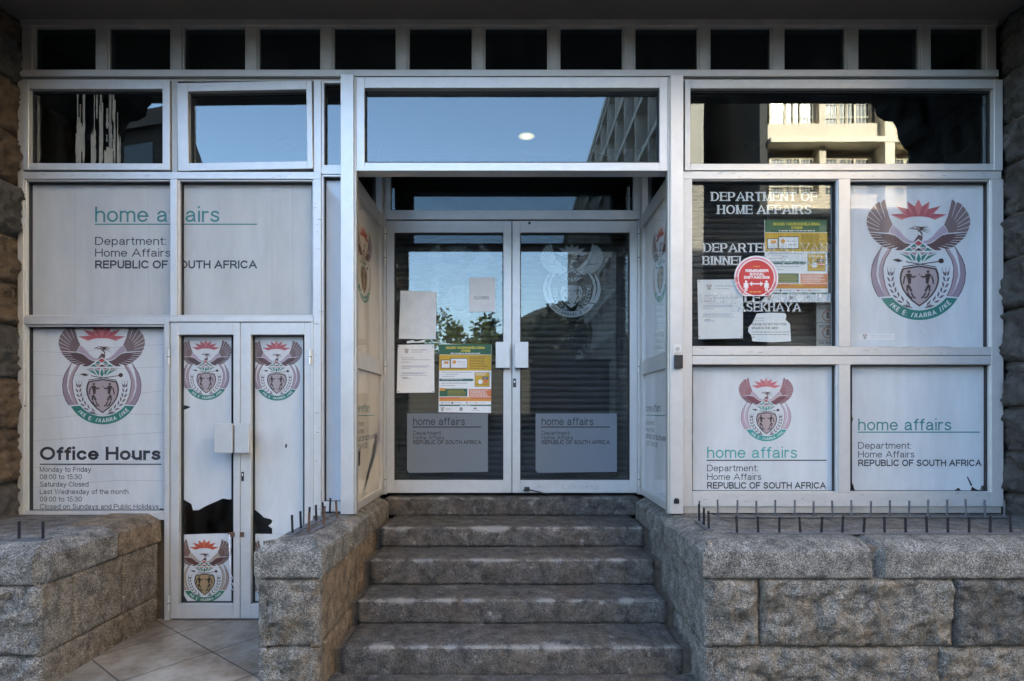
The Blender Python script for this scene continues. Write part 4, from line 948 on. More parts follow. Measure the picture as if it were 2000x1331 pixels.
pr = Print(FP); pr.poly([(559, 866), (561, 870), (560, 875), (557, 875), (557, 870)], 'interior_dark', 1); pr.mb.build('tear', db)
mb = MB(); pbox(mb, 446, 458, 1040, 1049, -.002, .0035, 'rust', 0); mb.build('latch', da)
mb = MB(); pbox(mb, 469, 476, 1040, 1049, -.002, .0035, 'rust', 0); mb.build('latch', db)
t = MB(); pts = [(449, 1044, -.008), (450, 1062, -.012), (451, 1085, -.012), (451.5, 1120, -.010), (456, 1128, -.012), (452, 1136, -.01), (458, 1140, -.012), (452, 1146, -.01), (457, 1152, -.012)]
q = [(X_(a), y, Z_(b)) for a, b, y in pts]
for a, b in zip(q, q[1:]): t.tube(a, b, .0045 if b[2] > q[3][2] - .001 else .002, 'plastic_tie', 8)
tag(t.build('plastic_strap', smooth=True), 'white plastic strap dangling from the rusty latch of the narrow doors', 'strap')

# ------------------------------------------------------------------ porch box around the entrance
RB = .837
po = thing('entrance_porch', (0, .4, TOP), 'square aluminium porch projecting around the recessed entrance doors', 'porch')
mb = MB(); pbox(mb, 665, 690.5, 145, 1005, -.060, .0, 'aluminium_bright', -.06); pbox(mb, 690.5, 695, 150, 1005, -.052, -.002, 'aluminium_dull', -.06); mb.build('post', po, bevel=.002)
mb = MB(); pbox(mb, 1309.5, 1335, 147, 1004, -.060, .0, 'aluminium_bright', -.06); pbox(mb, 1305, 1309.5, 150, 1004, -.052, -.002, 'aluminium_dull', -.06); mb.build('post', po, bevel=.002)
mb = MB(); pframe(mb, 690.8, 1309.2, 151, 334, 21, 21, 21, 16, -.045, .05, AL, -.045); tw = mb.build('transom_window', po, bevel=.0018)
tw['label'] = 'broad tinted transom over the entrance with a lamp glowing behind it'
mb = MB(); pframe(mb, 711, 1289, 171, 318.5, 3, 3, 3.5, 2, -.03, .02, 'gasket', -.03); mb.build('gasket', tw)
mb = MB(); pbox(mb, 711, 1289, 171, 319, -.010, -.004, 'glass_mirror', -.03); mb.build('pane', tw)
# side screens
for sx in (-1, 1):
    XS = 1.0
    def sb(mb, y0, y1, z0, z1, mat, a=0, b=.045): mb.box(sx * (XS + a), sx * (XS + b), y0, y1, z0, z1, mat)
    zb, zt = TOP + .004, Z_(151)
    mb = MB(); A2 = 'aluminium' if sx < 0 else 'aluminium'
    sb(mb, .001, .06, zb, zt, A2); sb(mb, RB - .075, RB - .03, zb, zt, A2)
    for z0, z1 in ((zb, zb + .055), (EYE + .285, EYE + .395), (EYE + 1.42, EYE + 1.52), (zt - .05, zt)): sb(mb, .0605, RB - .0755, z0, z1, A2)
    sc = mb.build('side_screen', po, bevel=.0018)
    sc['label'] = 'porch side screen beside the white lettered window' if sx > 0 else 'porch side screen on the narrow doors side, film torn near the bottom'
    mb = MB(); sb(mb, .058, RB - .073, zb + .05, zt - .04, 'glass_side', .016, .021); mb.build('pane', sc)
    pl = lambda u, v, lift: (sx * (XS + .0235 - lift), u, v)
    y0, y1 = .060, RB - .0755
    fm = 'film_cream' if sx < 0 else 'film_white'
    pr = Print(pl); pr.rect(y0, y1, EYE + .395, EYE + 1.42, fm, 0)
    if sx < 0:
        zz = EYE
        pr.poly([(y0, zz - .60), (.10, zz - .595), (.13, zz - .57), (.16, zz - .585), (.25, zz - .60), (y1, zz - .595), (y1, zz - .30), (.70, zz - .23), (.66, zz - .12), (.63, zz - .2), (.60, zz - .26), (.56, zz - .22), (.55, zz - .27), (.62, zz - .31), (.68, zz - .30), (.71, zz - .2), (y1, zz - .05), (y1, zz + .285), (y0, zz + .285)], fm, 0)
    else: pr.rect(y0, y1, EYE - .60, EYE + .285, fm, 0)
    pr.mb.build('film', sc)
    ml = lambda u, v, lift: (sx * (XS + .0231 - lift), u, v)
    pr = Print(ml); crest(pr, .32, EYE + 1.02, .53, 'tan' if sx < 0 else 'tan', vs=1, mirror=1 if sx < 0 else -1); pr.mb.build('emblem', sc)
    pr = Print(ml)
    def fit(u): return u if sx < 0 else RB - .03 - u
    def tx(s, a, b, base, cap, mat, wt):
        polys, W = text_polys(s, wt)
        for j, stq in enumerate(polys):
            for qd in stq: pr.poly([(fit(a + p * (b - a) / W), base + v * cap) for p, v in qd], mat, 1 + (j % 7) * .12)
    tx('home affairs', .03 if sx < 0 else .07, .50, EYE + .0, .058, 'print_teal' if sx < 0 else 'print_dark', .115); pr.rect(*sorted((fit(.05), fit(.62))), EYE - .028, EYE - .022, 'print_teal', 1)
    for kk, (s, b, wt) in enumerate((('Department:', .33, .115), ('Home Affairs', .33, .115), ('REPUBLIC OF SOUTH AFRICA', .70, .18), ('CAPE TOWN CBD', .42, .12))):
        tx(s, .03 if sx < 0 else .07, b, EYE - .095 - kk * .052, .034, 'print_dark', wt)
    if sx < 0:
        pr.poly([(.10, EYE - .36), (.22, EYE - .36), (.235, EYE - .22), (.20, EYE - .27), (.17, EYE - .24), (.14, EYE - .28), (.11, EYE - .22)], 'interior_dark', 2)
    pr.mb.build('lettering', sc)
# inner frame round the doors, inner transom, ceiling
mb = MB(); pbox(mb, 736, 750, 325, 966, RB - .03, RB + .05, AL, RB); pbox(mb, 1250, 1264, 325, 966, RB - .03, RB + .05, AL, RB); pbox(mb, 750, 1250, 412, 430, RB - .012, RB + .05, AL, RB)
pbox(mb, 750, 1250, 290, 302, RB - .01, RB + .05, AL, RB); pbox(mb, 750, 763, 302, 412, RB - .006, RB + .05, AL, RB); pbox(mb, 1237, 1250, 302, 412, RB - .006, RB + .05, AL, RB); pbox(mb, 750, 755, 430, 966, RB - .006, RB + .05, AL, RB); pbox(mb, 1245, 1250, 430, 966, RB - .006, RB + .05, AL, RB)
df = mb.build('door_frame', po, bevel=.0018)
mb = MB(); pbox(mb, 762, 1238, 301, 413, RB + .02, RB + .026, 'glass_mirror', RB); mb.build('pane', df)
mb = MB(); mb.box(-1.04, 1.04, .052, RB + .1, EYE + 2.05, EYE + 2.09, 'ceiling_paint'); mb.build('ceiling', po)
for a, b in ((-3.2, -1.08), (1.08, 3.2)): mb = MB(); mb.box(a, b, .1, 3.9, EYE + 2.05, EYE + 2.09, 'ceiling_paint'); mb.build('interior_ceiling', bld)
def downlight(x, y, lit, label):
    t = thing('downlight', (x, y, EYE + 2.05), label, 'ceiling light'); z = EYE + 2.05; n = 24
    mb = MB(); r0, r1 = .060, .069
    vs = [(x + r * math.cos(2 * math.pi * i / n), y + r * math.sin(2 * math.pi * i / n), zz) for r, zz in ((r0, z - .004), (r1, z - .004), (r1, z - .0005), (r0, z - .03)) for i in range(n)]
    fs = [(a * n + i, a * n + (i + 1) % n, b * n + (i + 1) % n, b * n + i) for a, b in ((0, 1), (1, 2)) for i in range(n)]
    mb.add(vs, fs, 'lamp_trim'); mb.build('trim_ring', t)
    mb = MB(); mb.add([(x + .058 * math.cos(2 * math.pi * i / n), y + .058 * math.sin(2 * math.pi * i / n), z - .002) for i in range(n)], [tuple(range(n))], 'lamp_glow' if lit else 'lamp_trim'); mb.build('diffuser', t)
    mb = MB(); mb.tube((x, y, z - .0025), (x, y, z - .006), .030, 'lamp_bulb' if lit else 'sign_grey', 16, .026); mb.build('bulb', t)
downlight(.108, .62, True, 'lit yellowish round downlight behind the transom over the entrance')
downlight(1.84, .75, False, 'unlit round downlight in the ceiling behind the wide mirroring transom')
downlight(-1.72, .75, False, 'unlit round downlight in the ceiling behind the crooked tinted sash')

# ------------------------------------------------------------------ entrance doors
SILL = EYE - .655
def entrance_door(x0, x1, gx0, gx1, label, handle, hx, side, panel, crest_x):
    t = thing('glass_door', (X_((x0 + x1) / 2, RB), RB, SILL), label, 'door', 'leaves of the glass entrance doors')
    mb = MB(); pframe(mb, x0, x1, 432, 963, gx0 - x0, x1 - gx1, 23, 25, RB - .004, RB + .045, AL, RB); mb.build('frame', t, bevel=.0018)
    mb = MB(); pframe(mb, gx0, gx1, 455, 938, 1.6, 1.6, 2.2, 1.6, RB + .006, RB + .04, 'gasket', RB); mb.build('gasket', t)
    mb = MB(); pbox(mb, gx0, gx1, 455, 938, RB + .02, RB + .026, 'glass_door', RB); mb.build('pane', t)
    pr = Print(facade(RB + .0272)); crest(pr, crest_x, 548, 146, 'frost_faint' if side > 0 else 'frost', mirror=-1); pr.mb.build('emblem', t)
    pr = Print(facade(RB + .0195)); a, b = panel; pr.poly([(a, 808), (b, 808), (b, 922), (a + 4, 924), (a, 919)], 'frosted_panel', 0); fp_ = pr.mb.build('frosted_panel', t)
    pr = Print(facade(RB + .0192)); home_affairs(pr, a + 12, 831, 15.5, a + 113, a + 145, 834.5, [('Department:', a + 68, 850, .12), ('Home Affairs', a + 73, 859, .12), ('REPUBLIC OF SOUTH AFRICA', a + 145, 868, .18)], 8, 'gasket', 'gasket', 'gasket')
    pr.mb.build('lettering', fp_)
    mb = MB(); h0, h1 = handle; pbox(mb, h0, h1, 668, 719, RB - .070, RB - .056, 'aluminium_bright', RB - .07)
    i0, i1 = (h1 - 7, h1) if side > 0 else (h0, h0 + 7)
    pbox(mb, i0, i1, 670, 717, RB - .0558, RB - .0045, 'aluminium_bright', RB - .07); mb.build('handle', t, bevel=.002)
    for y0, y1 in ((447, 469), (492, 516), (705, 728), (925, 948)): hinge(t, hx, y0, y1, RB)
    return t
dl = entrance_door(755.5, 999.2, 770, 983, 'glass entrance door covered with notices and the green and yellow poster', (968, 996), 753, 1, (795, 953), 898)
dr = entrance_door(1000.4, 1244.5, 1016, 1230, 'glass entrance door without papers showing the frosted crest clearly', (1005, 1032), 1247, -1, (1046, 1205), 1117)
mb = MB(); pbox(mb, 1002, 1008, 740, 757, RB - .008, RB - .0045, 'black_plastic', RB); pbox(mb, 1003.6, 1006.4, 744, 748, RB - .010, RB - .0082, 'hinge_metal', RB); mb.build('lock', dr)
mb = MB(); mb.tube((X_(1034, RB), RB - .006, Z_(436.5, RB)), (X_(1034, RB), RB - .0042, Z_(436.5, RB)), .011, 'black_plastic', 12); mb.build('peg', dr)
pr = Print(facade(RB - .0043)); pr.text('Loveing', 1098, 1168, 955, 8, 'aluminium_dull', .07, 1); pr.text('IL', 1050, 1066, 953, 5, 'aluminium_dull', .08, 1); pr.mb.build('scratched_writing', dr)
mb = MB(); pp = [(1022, 958), (1028, 954), (1036, 957), (1050, 960), (1060, 963), (1072, 964)]
for a, b in zip(pp, pp[1:]): mb.tube((X_(a[0], RB), RB - .02, Z_(a[1], RB)), (X_(b[0], RB), RB - .02, Z_(b[1], RB)), .005, 'black_plastic', 7)
pbox(mb, 1024, 1034, 951, 960, RB - .022, RB - .006, 'black_plastic', RB)
tag(mb.build('cable_scrap'), 'scrap of black cable at the foot of the glass entrance doors', 'cable')

# roller shutters behind the glass
def shutter(x0, x1, y0, y1, Y, label, pitch=12.0):
    t = thing('roller_shutter', (X_((x0 + x1) / 2, Y), Y, Z_(y1, Y)), label, 'shutter'); mb = MB()
    k = K(Y); za, zb_ = Z_(y1, Y), Z_(y0, Y); ph = pitch / k; n = int((zb_ - za) / ph); vs = []; fs = []
    for i in range(n):
        for f, d in ((0, .006), (.12, 0), (.5, -.004), (.85, 0), (1, .006)):
            z = za + (i + f) * ph; vs += [(X_(x0, Y), Y + d, z), (X_(x1, Y), Y + d, z)]
    for i in range(len(vs) // 2 - 1): fs.append((2 * i, 2 * i + 1, 2 * i + 3, 2 * i + 2))
    mb.add(vs, fs, 'shutter'); mb.build('curtain', t)
    for a in (x0 - 8, x1): mb = MB(); pbox(mb, a, a + 8, y0, y1, Y - .03, Y + .03, 'shutter', Y); mb.build('guide', t)
shutter(748, 1252, 420, 958, RB + .16, 'dark slatted roller shutter lowered behind the entrance doors')
shutter(1340, 1650, 345, 690, .19, 'dark slatted shutter behind the window with white serif lettering', 11)

# ------------------------------------------------------------------ papers, posters, stickers
def notice(name, Y, pts, mat, label, cat='notice', draw=None, group=None):
    pr = Print(facade(Y)); pr.poly(pts, mat, 0)
    if draw: draw(pr)
    return tag(pr.mb.build(name), label, cat, group)
YD, YW = RB + .0180, .0552
def letter(x0, y0, wd, ht):
    def f(pr):
        rg = random.Random(int(x0)); crest(pr, x0 + wd * .25, y0 + ht * .125, ht * .10, 'tan')
        pr.text('home affairs', x0 + wd * .38, x0 + wd * .80, y0 + ht * .12, ht * .035, 'ink', .12, 1)
        dashes(pr, x0 + wd * .38, x0 + wd * .7, y0 + ht * .15, ht * .009, 'ink', rg)
        for fr_, a, b, m in ((.27, .12, .45, 'ink'), (.31, .12, .9, 'ink'), (.36, .12, .35, 'ink'), (.44, .12, .88, 'ink_blue'), (.46, .12, .8, 'ink'), (.49, .12, .35, 'ink'), (.58, .12, .78, 'ink_blue'), (.60, .12, .7, 'ink_blue'), (.63, .1, .8, 'ink'), (.68, .14, .28, 'ink_black'), (.70, .14, .38, 'ink_blue')):
            dashes(pr, x0 + wd * a, x0 + wd * b, y0 + ht * fr_, ht * .009, m, rg)
        for cx, cy in ((.03, .03), (.97, .04), (.03, .97), (.97, .97)): pr.rect(x0 + wd * cx - 1.2, x0 + wd * cx + 1.2, y0 + ht * cy - 1, y0 + ht * cy + 1, 'ink', 2)
    return f
notice('paper_notice', YD, [(777, 674), (848, 673), (848.5, 767), (775, 768)], 'paper', 'official letter sheet taped low on the glass door beside the poster', 'paper notice', letter(776, 674, 72, 94))
def blank(pr):
    rg = random.Random(3)
    for k in range(7): dashes(pr, 795, 840, 610 + k * 7, .9, 'paper_clear', rg)
    for k in range(5):
        a = R(200 + k * 25); pr.stroke([(815 + 3 * k, 663), (800 + 9 * k, 648), (790 + 14 * k, 640 - 2 * k)], .8, .8, 'paper_clear', 2)
notice('paper_notice', YD, [(782, 568), (853, 570), (851, 663), (779, 662)], 'paper_clear', 'blank looking plastic sleeved sheet above the official letter on the glass door', 'paper notice', blank)
def small(pr):
    rg = random.Random(9)
    dashes(pr, 926, 955, 566, 1.2, 'paper_clear', rg); dashes(pr, 932, 950, 575, 1.2, 'paper_clear', rg); pr.text('CLOSED', 926, 955, 585, 6, 'ink', .18, 1)
notice('paper_notice', YD, [(916, 543), (967, 542), (967, 609), (916, 610)], 'paper', 'small white sheet inside the glass door high beside the meeting stiles', 'paper notice', small)
notice('tape_scrap', YD, [(794, 667), (806, 665), (812, 668), (830, 664), (829, 669), (806, 670), (795, 671)], 'paper', 'torn scrap of white tape between the two sheets on the glass door', 'tape')
def poster(x0, y0, x1, y1):
    def f(pr):
        W, H = x1 - x0, y1 - y0; rg = random.Random(int(x0))
        def r(a, b, c, d, m, l=1): pr.rect(x0 + a * W, x0 + b * W, y0 + c * H, y0 + d * H, m, l)
        def ds(a, b, c, m, h=.007, l=3): dashes(pr, x0 + a * W, x0 + b * W, y0 + c * H, h * H, m, rg, l)
        r(0, 1, 0, .15, 'poster_green'); pr.text('INKQUBO YOKUBHUKISHELA IDINGA', x0 + .13 * W, x0 + .88 * W, y0 + .068 * H, .036 * H, 'poster_lemon', .22, 3)
        pr.text('KWISEBE', x0 + .42 * W, x0 + .60 * W, y0 + .112 * H, .034 * H, 'poster_lemon', .22, 3); ds(.22, .8, .132, 'poster_white', .012)
        r(0, 1, .155, .385, 'poster_yellow'); r(.03, .21, .225, .355, 'black_plastic', 2); r(.045, .2, .235, .345, 'poster_white', 3); r(.09, .18, .25, .285, 'poster_amber', 4)
        r(.215, .545, .20, .355, 'black_plastic', 2); r(.225, .535, .21, .345, 'poster_white', 3); pr.disc(x0 + .29 * W, y0 + .26 * H, .035 * W, 'poster_amber', 4); ds(.35, .5, .26, 'ink', .008, 4); ds(.36, .5, .30, 'ink', .005, 4)
        for k in range(8): ds(.58, .58 + rg.uniform(.28, .38), .185 + k * .024, 'ink_black', .008)
        for k, (a, b) in enumerate(((.05, .62), (.1, .36), (.06, .3))): ds(a, b, .41 + k * .03, 'ink', .007)
        r(.0, .64, .505, .54, 'poster_teal'); pr.poly([(x0 + .64 * W, y0 + .505 * H), (x0 + .665 * W, y0 + .522 * H), (x0 + .64 * W, y0 + .54 * H)], 'poster_teal', 1); ds(.05, .45, .516, 'poster_white', .006)
        ds(.04, .55, .57, 'ink', .008); ds(.05, .3, .605, 'ink', .007)
        r(.68, .97, .41, .625, 'ink', 1); r(.69, .96, .415, .618, 'poster_yellow', 2); ds(.70, .9, .43, 'poster_white', .008); ds(.70, .88, .45, 'poster_white', .008)
        r(.83, .945, .475, .515, 'black_plastic', 3); pr.text('IKHAYA', x0 + .85 * W, x0 + .93 * W, y0 + .503 * H, .016 * H, 'poster_white', .2, 4); r(.85, .94, .52, .565, 'poster_orange', 3); pr.disc(x0 + .79 * W, y0 + .55 * H, .045 * W, 'poster_white', 3); ds(.70, .95, .585, 'ink_black', .007)
        r(0, .54, .65, .765, 'poster_green'); pr.poly([(x0, y0 + .64 * H), (x0 + .14 * W, y0 + .645 * H), (x0 + .11 * W, y0 + .68 * H), (x0, y0 + .685 * H)], 'poster_amber', 2)
        r(.57, 1, .655, .768, 'poster_orange')
        for k in range(5): ds(.16, .16 + rg.uniform(.28, .36), .672 + k * .019, 'poster_yellow', .006); ds(.59, .59 + rg.uniform(.28, .38), .672 + k * .019, 'poster_white', .008)
        r(0, 1, .775, .805, 'poster_orange'); r(0, 1, .805, .835, 'poster_amber'); ds(.4, .6, .79, 'poster_lemon', .010)
        pr.disc(x0 + .05 * W, y0 + .858 * H, .014 * W, 'ink_blue', 2, 10); pr.disc(x0 + .25 * W, y0 + .858 * H, .018 * W, 'ink_black', 2, 10); r(.515, .55, .85, .866, 'sticker_red', 2); r(.70, .735, .85, .866, 'poster_amber', 2)
        for a in (.08, .29, .57, .76): ds(a, a + .14, .858, 'ink', .006)
        r(0, 1, .885, .905, 'poster_green'); ds(.4, .6, .895, 'poster_white', .008)
        crest(pr, x0 + .06 * W, y0 + .95 * H, .065 * H, 'tan'); ds(.12, .22, .945, 'ink', .006); ds(.12, .25, .965, 'ink', .005)
        pr.disc(x0 + .42 * W, y0 + .945 * H, .03 * W, 'ink', 2, 12); ds(.38, .46, .972, 'ink', .008); r(.66, .72, .93, .952, 'ink', 2); ds(.62, .77, .968, 'ink', .006)
    return f
notice('poster', YD, [(858.5, 672), (960, 674), (959, 807), (856.5, 805.5)], 'poster_white', 'green and yellow appointment poster on the glass entrance door', 'poster', poster(858, 673, 959.5, 806))
notice('poster', YW, [(1493, 430), (1615, 430), (1617, 590), (1494, 591)], 'poster_white', 'green and yellow appointment poster inside the window, partly under the red sticker', 'poster', poster(1494, 430, 1616, 590.5))
notice('paper_notice', YW, [(1362, 547), (1451, 546), (1451, 661), (1364, 663)], 'paper', 'official letter sheet inside the window below the serif lettering', 'paper notice', letter(1363, 547, 88, 115))
def please(pr):
    rg = random.Random(4)
    for k in range(2): dashes(pr, 1472, 1492, 622 + 5 * k, .9, 'ink', rg)
    pr.text('PLEASE DO NOT PAY FOR', 1468, 1536, 636, 4.6, 'ink_black', .17, 1); pr.text('SPACE IN THE LINE!!!', 1468, 1519, 643.5, 4.6, 'ink_black', .17, 1)
    for k in range(3): dashes(pr, 1468, (1542, 1541, 1474)[k], 649 + k * 5, 1.4, 'ink', rg)
notice('torn_paper', YW, [(1478, 613), (1500, 611), (1533, 612), (1536, 617), (1534, 625), (1543, 633), (1545, 667), (1508, 669), (1470, 667), (1467, 655), (1461, 648), (1462, 640), (1470, 630)], 'paper', 'torn ragged notice about not paying for space in the line', 'paper notice', please)
# round sticker on the outside of the glass
def sticker():
    Y = .0448; pr = Print(facade(Y)); cx, cy, r = 1477, 543, 43
    def disc(rad, mat, lay, cut):
        pts = []
        for i in range(64):
            a = 2 * math.pi * i / 64; x, y = cx + rad * math.cos(a), cy + rad * math.sin(a); pts.append((x, min(y, cut)))
        pr.poly(pts, mat, lay)
    disc(r, 'sticker_white', 0, 578.5); disc(40.5, 'sticker_pink', 1, 577); disc(36.5, 'sticker_white', 2, 577); disc(34.5, 'sticker_red', 3, 577)
    for s, x0, x1, b, h in (('REMEMBER', 1456, 1501, 532, 5.6), ('SOCIAL', 1464, 1493, 538.6, 5.6), ('DISTANCING', 1453, 1503, 545, 5.6)): pr.text(s, x0, x1, b, h, 'sticker_white', .26, 5)
    for x in (1457, 1497):
        pr.disc(x, 550.5, 2.3, 'sticker_white', 5, 12); pr.rect(x - 3, x + 3, 553, 562, 'sticker_white', 5); pr.rect(x - 2.6, x - .4, 562, 569, 'sticker_white', 5); pr.rect(x + .4, x + 2.6, 562, 569, 'sticker_white', 5)
        pr.rect(x - 4.6, x - 3.4, 553.5, 563, 'sticker_white', 5); pr.rect(x + 3.4, x + 4.6, 553.5, 563, 'sticker_white', 5)
    pr.rect(1467, 1487, 553.6, 556, 'sticker_white', 5); pr.poly([(1463.5, 554.8), (1469, 550), (1469, 559.6)], 'sticker_white', 5); pr.poly([(1490.5, 554.8), (1485, 550), (1485, 559.6)], 'sticker_white', 5)
    rg = random.Random(1); dashes(pr, 1471, 1484, 521, 1.4, 'sticker_gold', rg, 5); dashes(pr, 1464, 1488, 570.5, 2.2, 'sticker_gold', rg, 5)
    def ringtext(s, a0, a1, rr, mat):
        tot = sum(GL[c][0] + .3 for c in s); a = a0
        for c in s:
            W, stt = GL[c]; da = (W + .3) / tot * (a1 - a0)
            for pts in stt:
                q = [(cx + (rr - 2.6 + 5.2 * (1 - v)) * math.cos(R(a + u / (W + .3) * da)), cy + (rr - 2.6 + 5.2 * (1 - v)) * math.sin(R(a + u / (W + .3) * da))) for u, v in pts]
                pr.stroke(q, .55, .55, mat, 6)
            a += da
    ringtext('BE SAFE', 180, 128, 38.7, 'sticker_red'); ringtext('HEALTHY', 62, 12, 38.7, 'sticker_red')
    for i in range(26):
        pass
    return tag(pr.mb.build('round_sticker'), 'round red and white social distancing sticker on the window', 'sticker')
# widen the ring's white lower half for the words
sticker()
sg = MB(); pbox(sg, 1595, 1652, 478, 684, .105, .11, 'sign_grey', .105)
pr = Print(facade(.1045), sg)
for k, (s, yb) in enumerate((('NO EATING', 605), ('NO DRINKING', 640), ('NO SMOKING', 672))): pr.text(s, 1600, 1600 + (38, 44, 42)[k], yb, 4.6, 'ink_black', .2, 2)
for y in (513, 555, 596, 631, 665): pr.rect(1595, 1652, y - .5, y + .5, 'ink_black', 1)
for y in (499, 535, 583, 617, 650):
    pts = arc(1617, y, 10.5, 10.5, 0, 360, 28); pr.stroke(pts, 1.1, 1.1, 'sign_ring', 2); pr.stroke([(1610, y - 7), (1624, y + 7)], .9, .9, 'sign_ring', 3)
    pr.rect(1614, 1620, y - 5, y + 5, 'ink_black', 1); pr.rect(1615.5, 1618.5, y - 8, y - 5, 'ink_black', 1)
tag(sg.build('prohibition_sign'), 'grey board of no eating, drinking and smoking pictograms behind the window', 'sign')

# ------------------------------------------------------------------ bell push and intercom on the porch post
t = thing('bell_push', (X_(1322, -.06), -.06, Z_(690, -.06)), 'small square metal bell push on the porch post', 'bell')
mb = MB(); pbox(mb, 1316, 1330, 674, 690, -.065, -.0605, 'hinge_metal', -.06); mb.build('plate', t, bevel=.001)
c = (X_(1323, -.06), Z_(682, -.06)); mb = MB(); mb.tube((c[0], -.0652, c[1]), (c[0], -.070, c[1]), .012, 'aluminium_dull', 16); mb.build('button', t)
t = thing('access_reader', (X_(1324, -.06), -.06, Z_(720, -.06)), 'black plastic access reader below the bell push', 'card reader')
mb = MB(); pbox(mb, 1316, 1332, 694, 720, -.085, -.0605, 'black_plastic', -.06); mb.build('housing', t, bevel=.004, segs=2)
mb = MB(); pbox(mb, 1319.5, 1328.5, 698, 708, -.087, -.0852, 'gasket', -.06); mb.build('sensor', t)
mb = MB(); pbox(mb, 1316, 1326, 975, 984, -.068, -.0605, 'iron', -.06); pbox(mb, 1318, 1324, 973, 975, -.066, -.0605, 'iron_worn', -.06)
tag(mb.build('door_catch', bevel=.001), 'small broken metal catch at the foot of the porch post', 'catch')

# ------------------------------------------------------------------ across the street (what the glass mirrors, with shapes added for the light)
P('cream_render', (.64, .56, .45), .85, var=.08, scale=.7); P('cream_trim', (.74, .67, .54), .8); P('far_glass', (.10, .12, .14), .15); P('grid_wall', (.34, .32, .29), .9); P('dark_shade', (.05, .05, .05), .9); P('concrete', (.72, .68, .62), .9, var=.12, scale=.5); P('dim_render', (.11, .10, .09), .9)
cbd = thing('cream_building', (25, -22, 0), 'sunlit cream building with barred windows and ledges across the street', 'building')
YB = -22.0; bx0, bx1 = 11.7, 60
mb = MB(); mb.box(bx0, bx1, YB - 12, YB - 1.2, 0, 52, 'cream_render'); mb.build('wall', cbd)  # stretched taller and longer, unseen, to bounce warm light into the bay
fl = 3.24
for i in range(16):
    zl = 13.6 + fl * (i - 4)
    if zl < .3: continue
    mb = MB(); mb.box(bx0, bx1, YB - 1.195, YB + .0, zl, zl + .24, 'cream_trim'); mb.build('ledge', cbd)
    mb = MB(); mb.box(bx0 + .005, bx1 - .005, YB - 1.195, YB - .35, zl + .242, zl + 1.0, 'cream_render'); mb.build('spandrel', cbd)
    for b in range(8):
        xb = bx0 + .25 + b * 5.6
        for q, (a, c_) in enumerate(((0, 2.15), (2.45, 4.75))):
            if not (6 < zl < 21 and b < 4): continue
            mb = MB(); x0, x1 = xb + a, xb + c_; z0, z1 = zl + 1.005, zl + 2.85; yy = YB - .75
            mb.box(x0, x1, yy - .05, yy, z0, z0 + .08, 'cream_trim'); mb.box(x0, x1, yy - .05, yy, z1 - .08, z1, 'cream_trim')
            for f in (0, .33, .5, .67, 1): xx = x0 + (x1 - x0 - .09) * f; mb.box(xx, xx + .09, yy - .05, yy + .002, z0 + .08, z1 - .08, 'cream_trim')
            for f in range(1, 14): xx = x0 + (x1 - x0) * f / 14; mb.tube((xx, yy + .03, z0), (xx, yy + .03, z1), .014, 'cream_trim', 4)
            for f in (.25, .6): mb.box(x0, x1, yy + .02, yy + .035, z0 + (z1 - z0) * f, z0 + (z1 - z0) * f + .04, 'cream_trim')
            wn = mb.build('window', cbd)
            mb = MB(); mb.box(x0, x1, yy - .08, yy - .06, z0, z1, 'far_glass'); mb.build('pane', wn)
        mb = MB(); mb.box(xb + 2.155, xb + 2.445, YB - 1.19, YB - .40, zl + 1.002, zl + fl - .002, 'cream_render'); mb.box(xb + 4.9, xb + 5.35, YB - 1.19, YB - .02, zl + .245, zl + fl - .004, 'cream_trim'); mb.build('pier', cbd)
gb = thing('grid_building', (12, -45, 0), 'tall shaded concrete office block with a deep fin grid along the side street', 'building')
gx, gh = 8.5, 26.3
mb = MB(); mb.box(gx, gx + .9, -80, -24.2, 0, gh, 'grid_wall'); mb.box(gx + .92, 11.3, -30, -29.4, 0, 27, 'dark_shade'); mb.box(11.32, 11.66, -34.2, -22.3, 0, 27, 'dark_shade'); mb.build('wall', gb)  # the last box is a dark sheet added for shade over the cream side
mb = MB()
for i in range(15): y = -24.6 - i * 3.4; mb.box(gx - .9, gx - .002, y - .18, y, 0, gh - .1, 'concrete')
for i in range(9): z = gh - .4 - i * 3.1; mb.box(gx - .86, gx - .003, -72.4, -24.6, z, z + .3, 'concrete')
mb.box(gx - .95, gx + .9, -80, -24.3, gh - .002 + .004, gh + .5, 'concrete'); mb.build('fin_grid', gb)
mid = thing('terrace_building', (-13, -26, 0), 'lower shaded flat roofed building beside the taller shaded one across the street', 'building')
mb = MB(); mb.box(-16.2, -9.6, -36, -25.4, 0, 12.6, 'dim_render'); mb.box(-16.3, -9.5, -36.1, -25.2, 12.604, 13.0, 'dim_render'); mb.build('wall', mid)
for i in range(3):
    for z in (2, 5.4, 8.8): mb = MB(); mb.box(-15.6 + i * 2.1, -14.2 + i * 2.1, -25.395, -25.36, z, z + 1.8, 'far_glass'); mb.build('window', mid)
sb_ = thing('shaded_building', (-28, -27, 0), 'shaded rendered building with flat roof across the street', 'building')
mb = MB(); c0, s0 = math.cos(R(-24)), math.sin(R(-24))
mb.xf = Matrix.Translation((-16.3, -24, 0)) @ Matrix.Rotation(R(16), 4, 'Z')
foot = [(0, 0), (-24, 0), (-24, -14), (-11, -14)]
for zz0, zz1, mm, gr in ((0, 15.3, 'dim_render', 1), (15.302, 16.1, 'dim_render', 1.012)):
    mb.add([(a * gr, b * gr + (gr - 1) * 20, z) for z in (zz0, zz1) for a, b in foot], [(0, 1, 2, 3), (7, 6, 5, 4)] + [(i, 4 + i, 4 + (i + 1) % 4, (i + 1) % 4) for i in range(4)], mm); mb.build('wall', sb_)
mb2 = MB(); mb2.xf = mb.xf
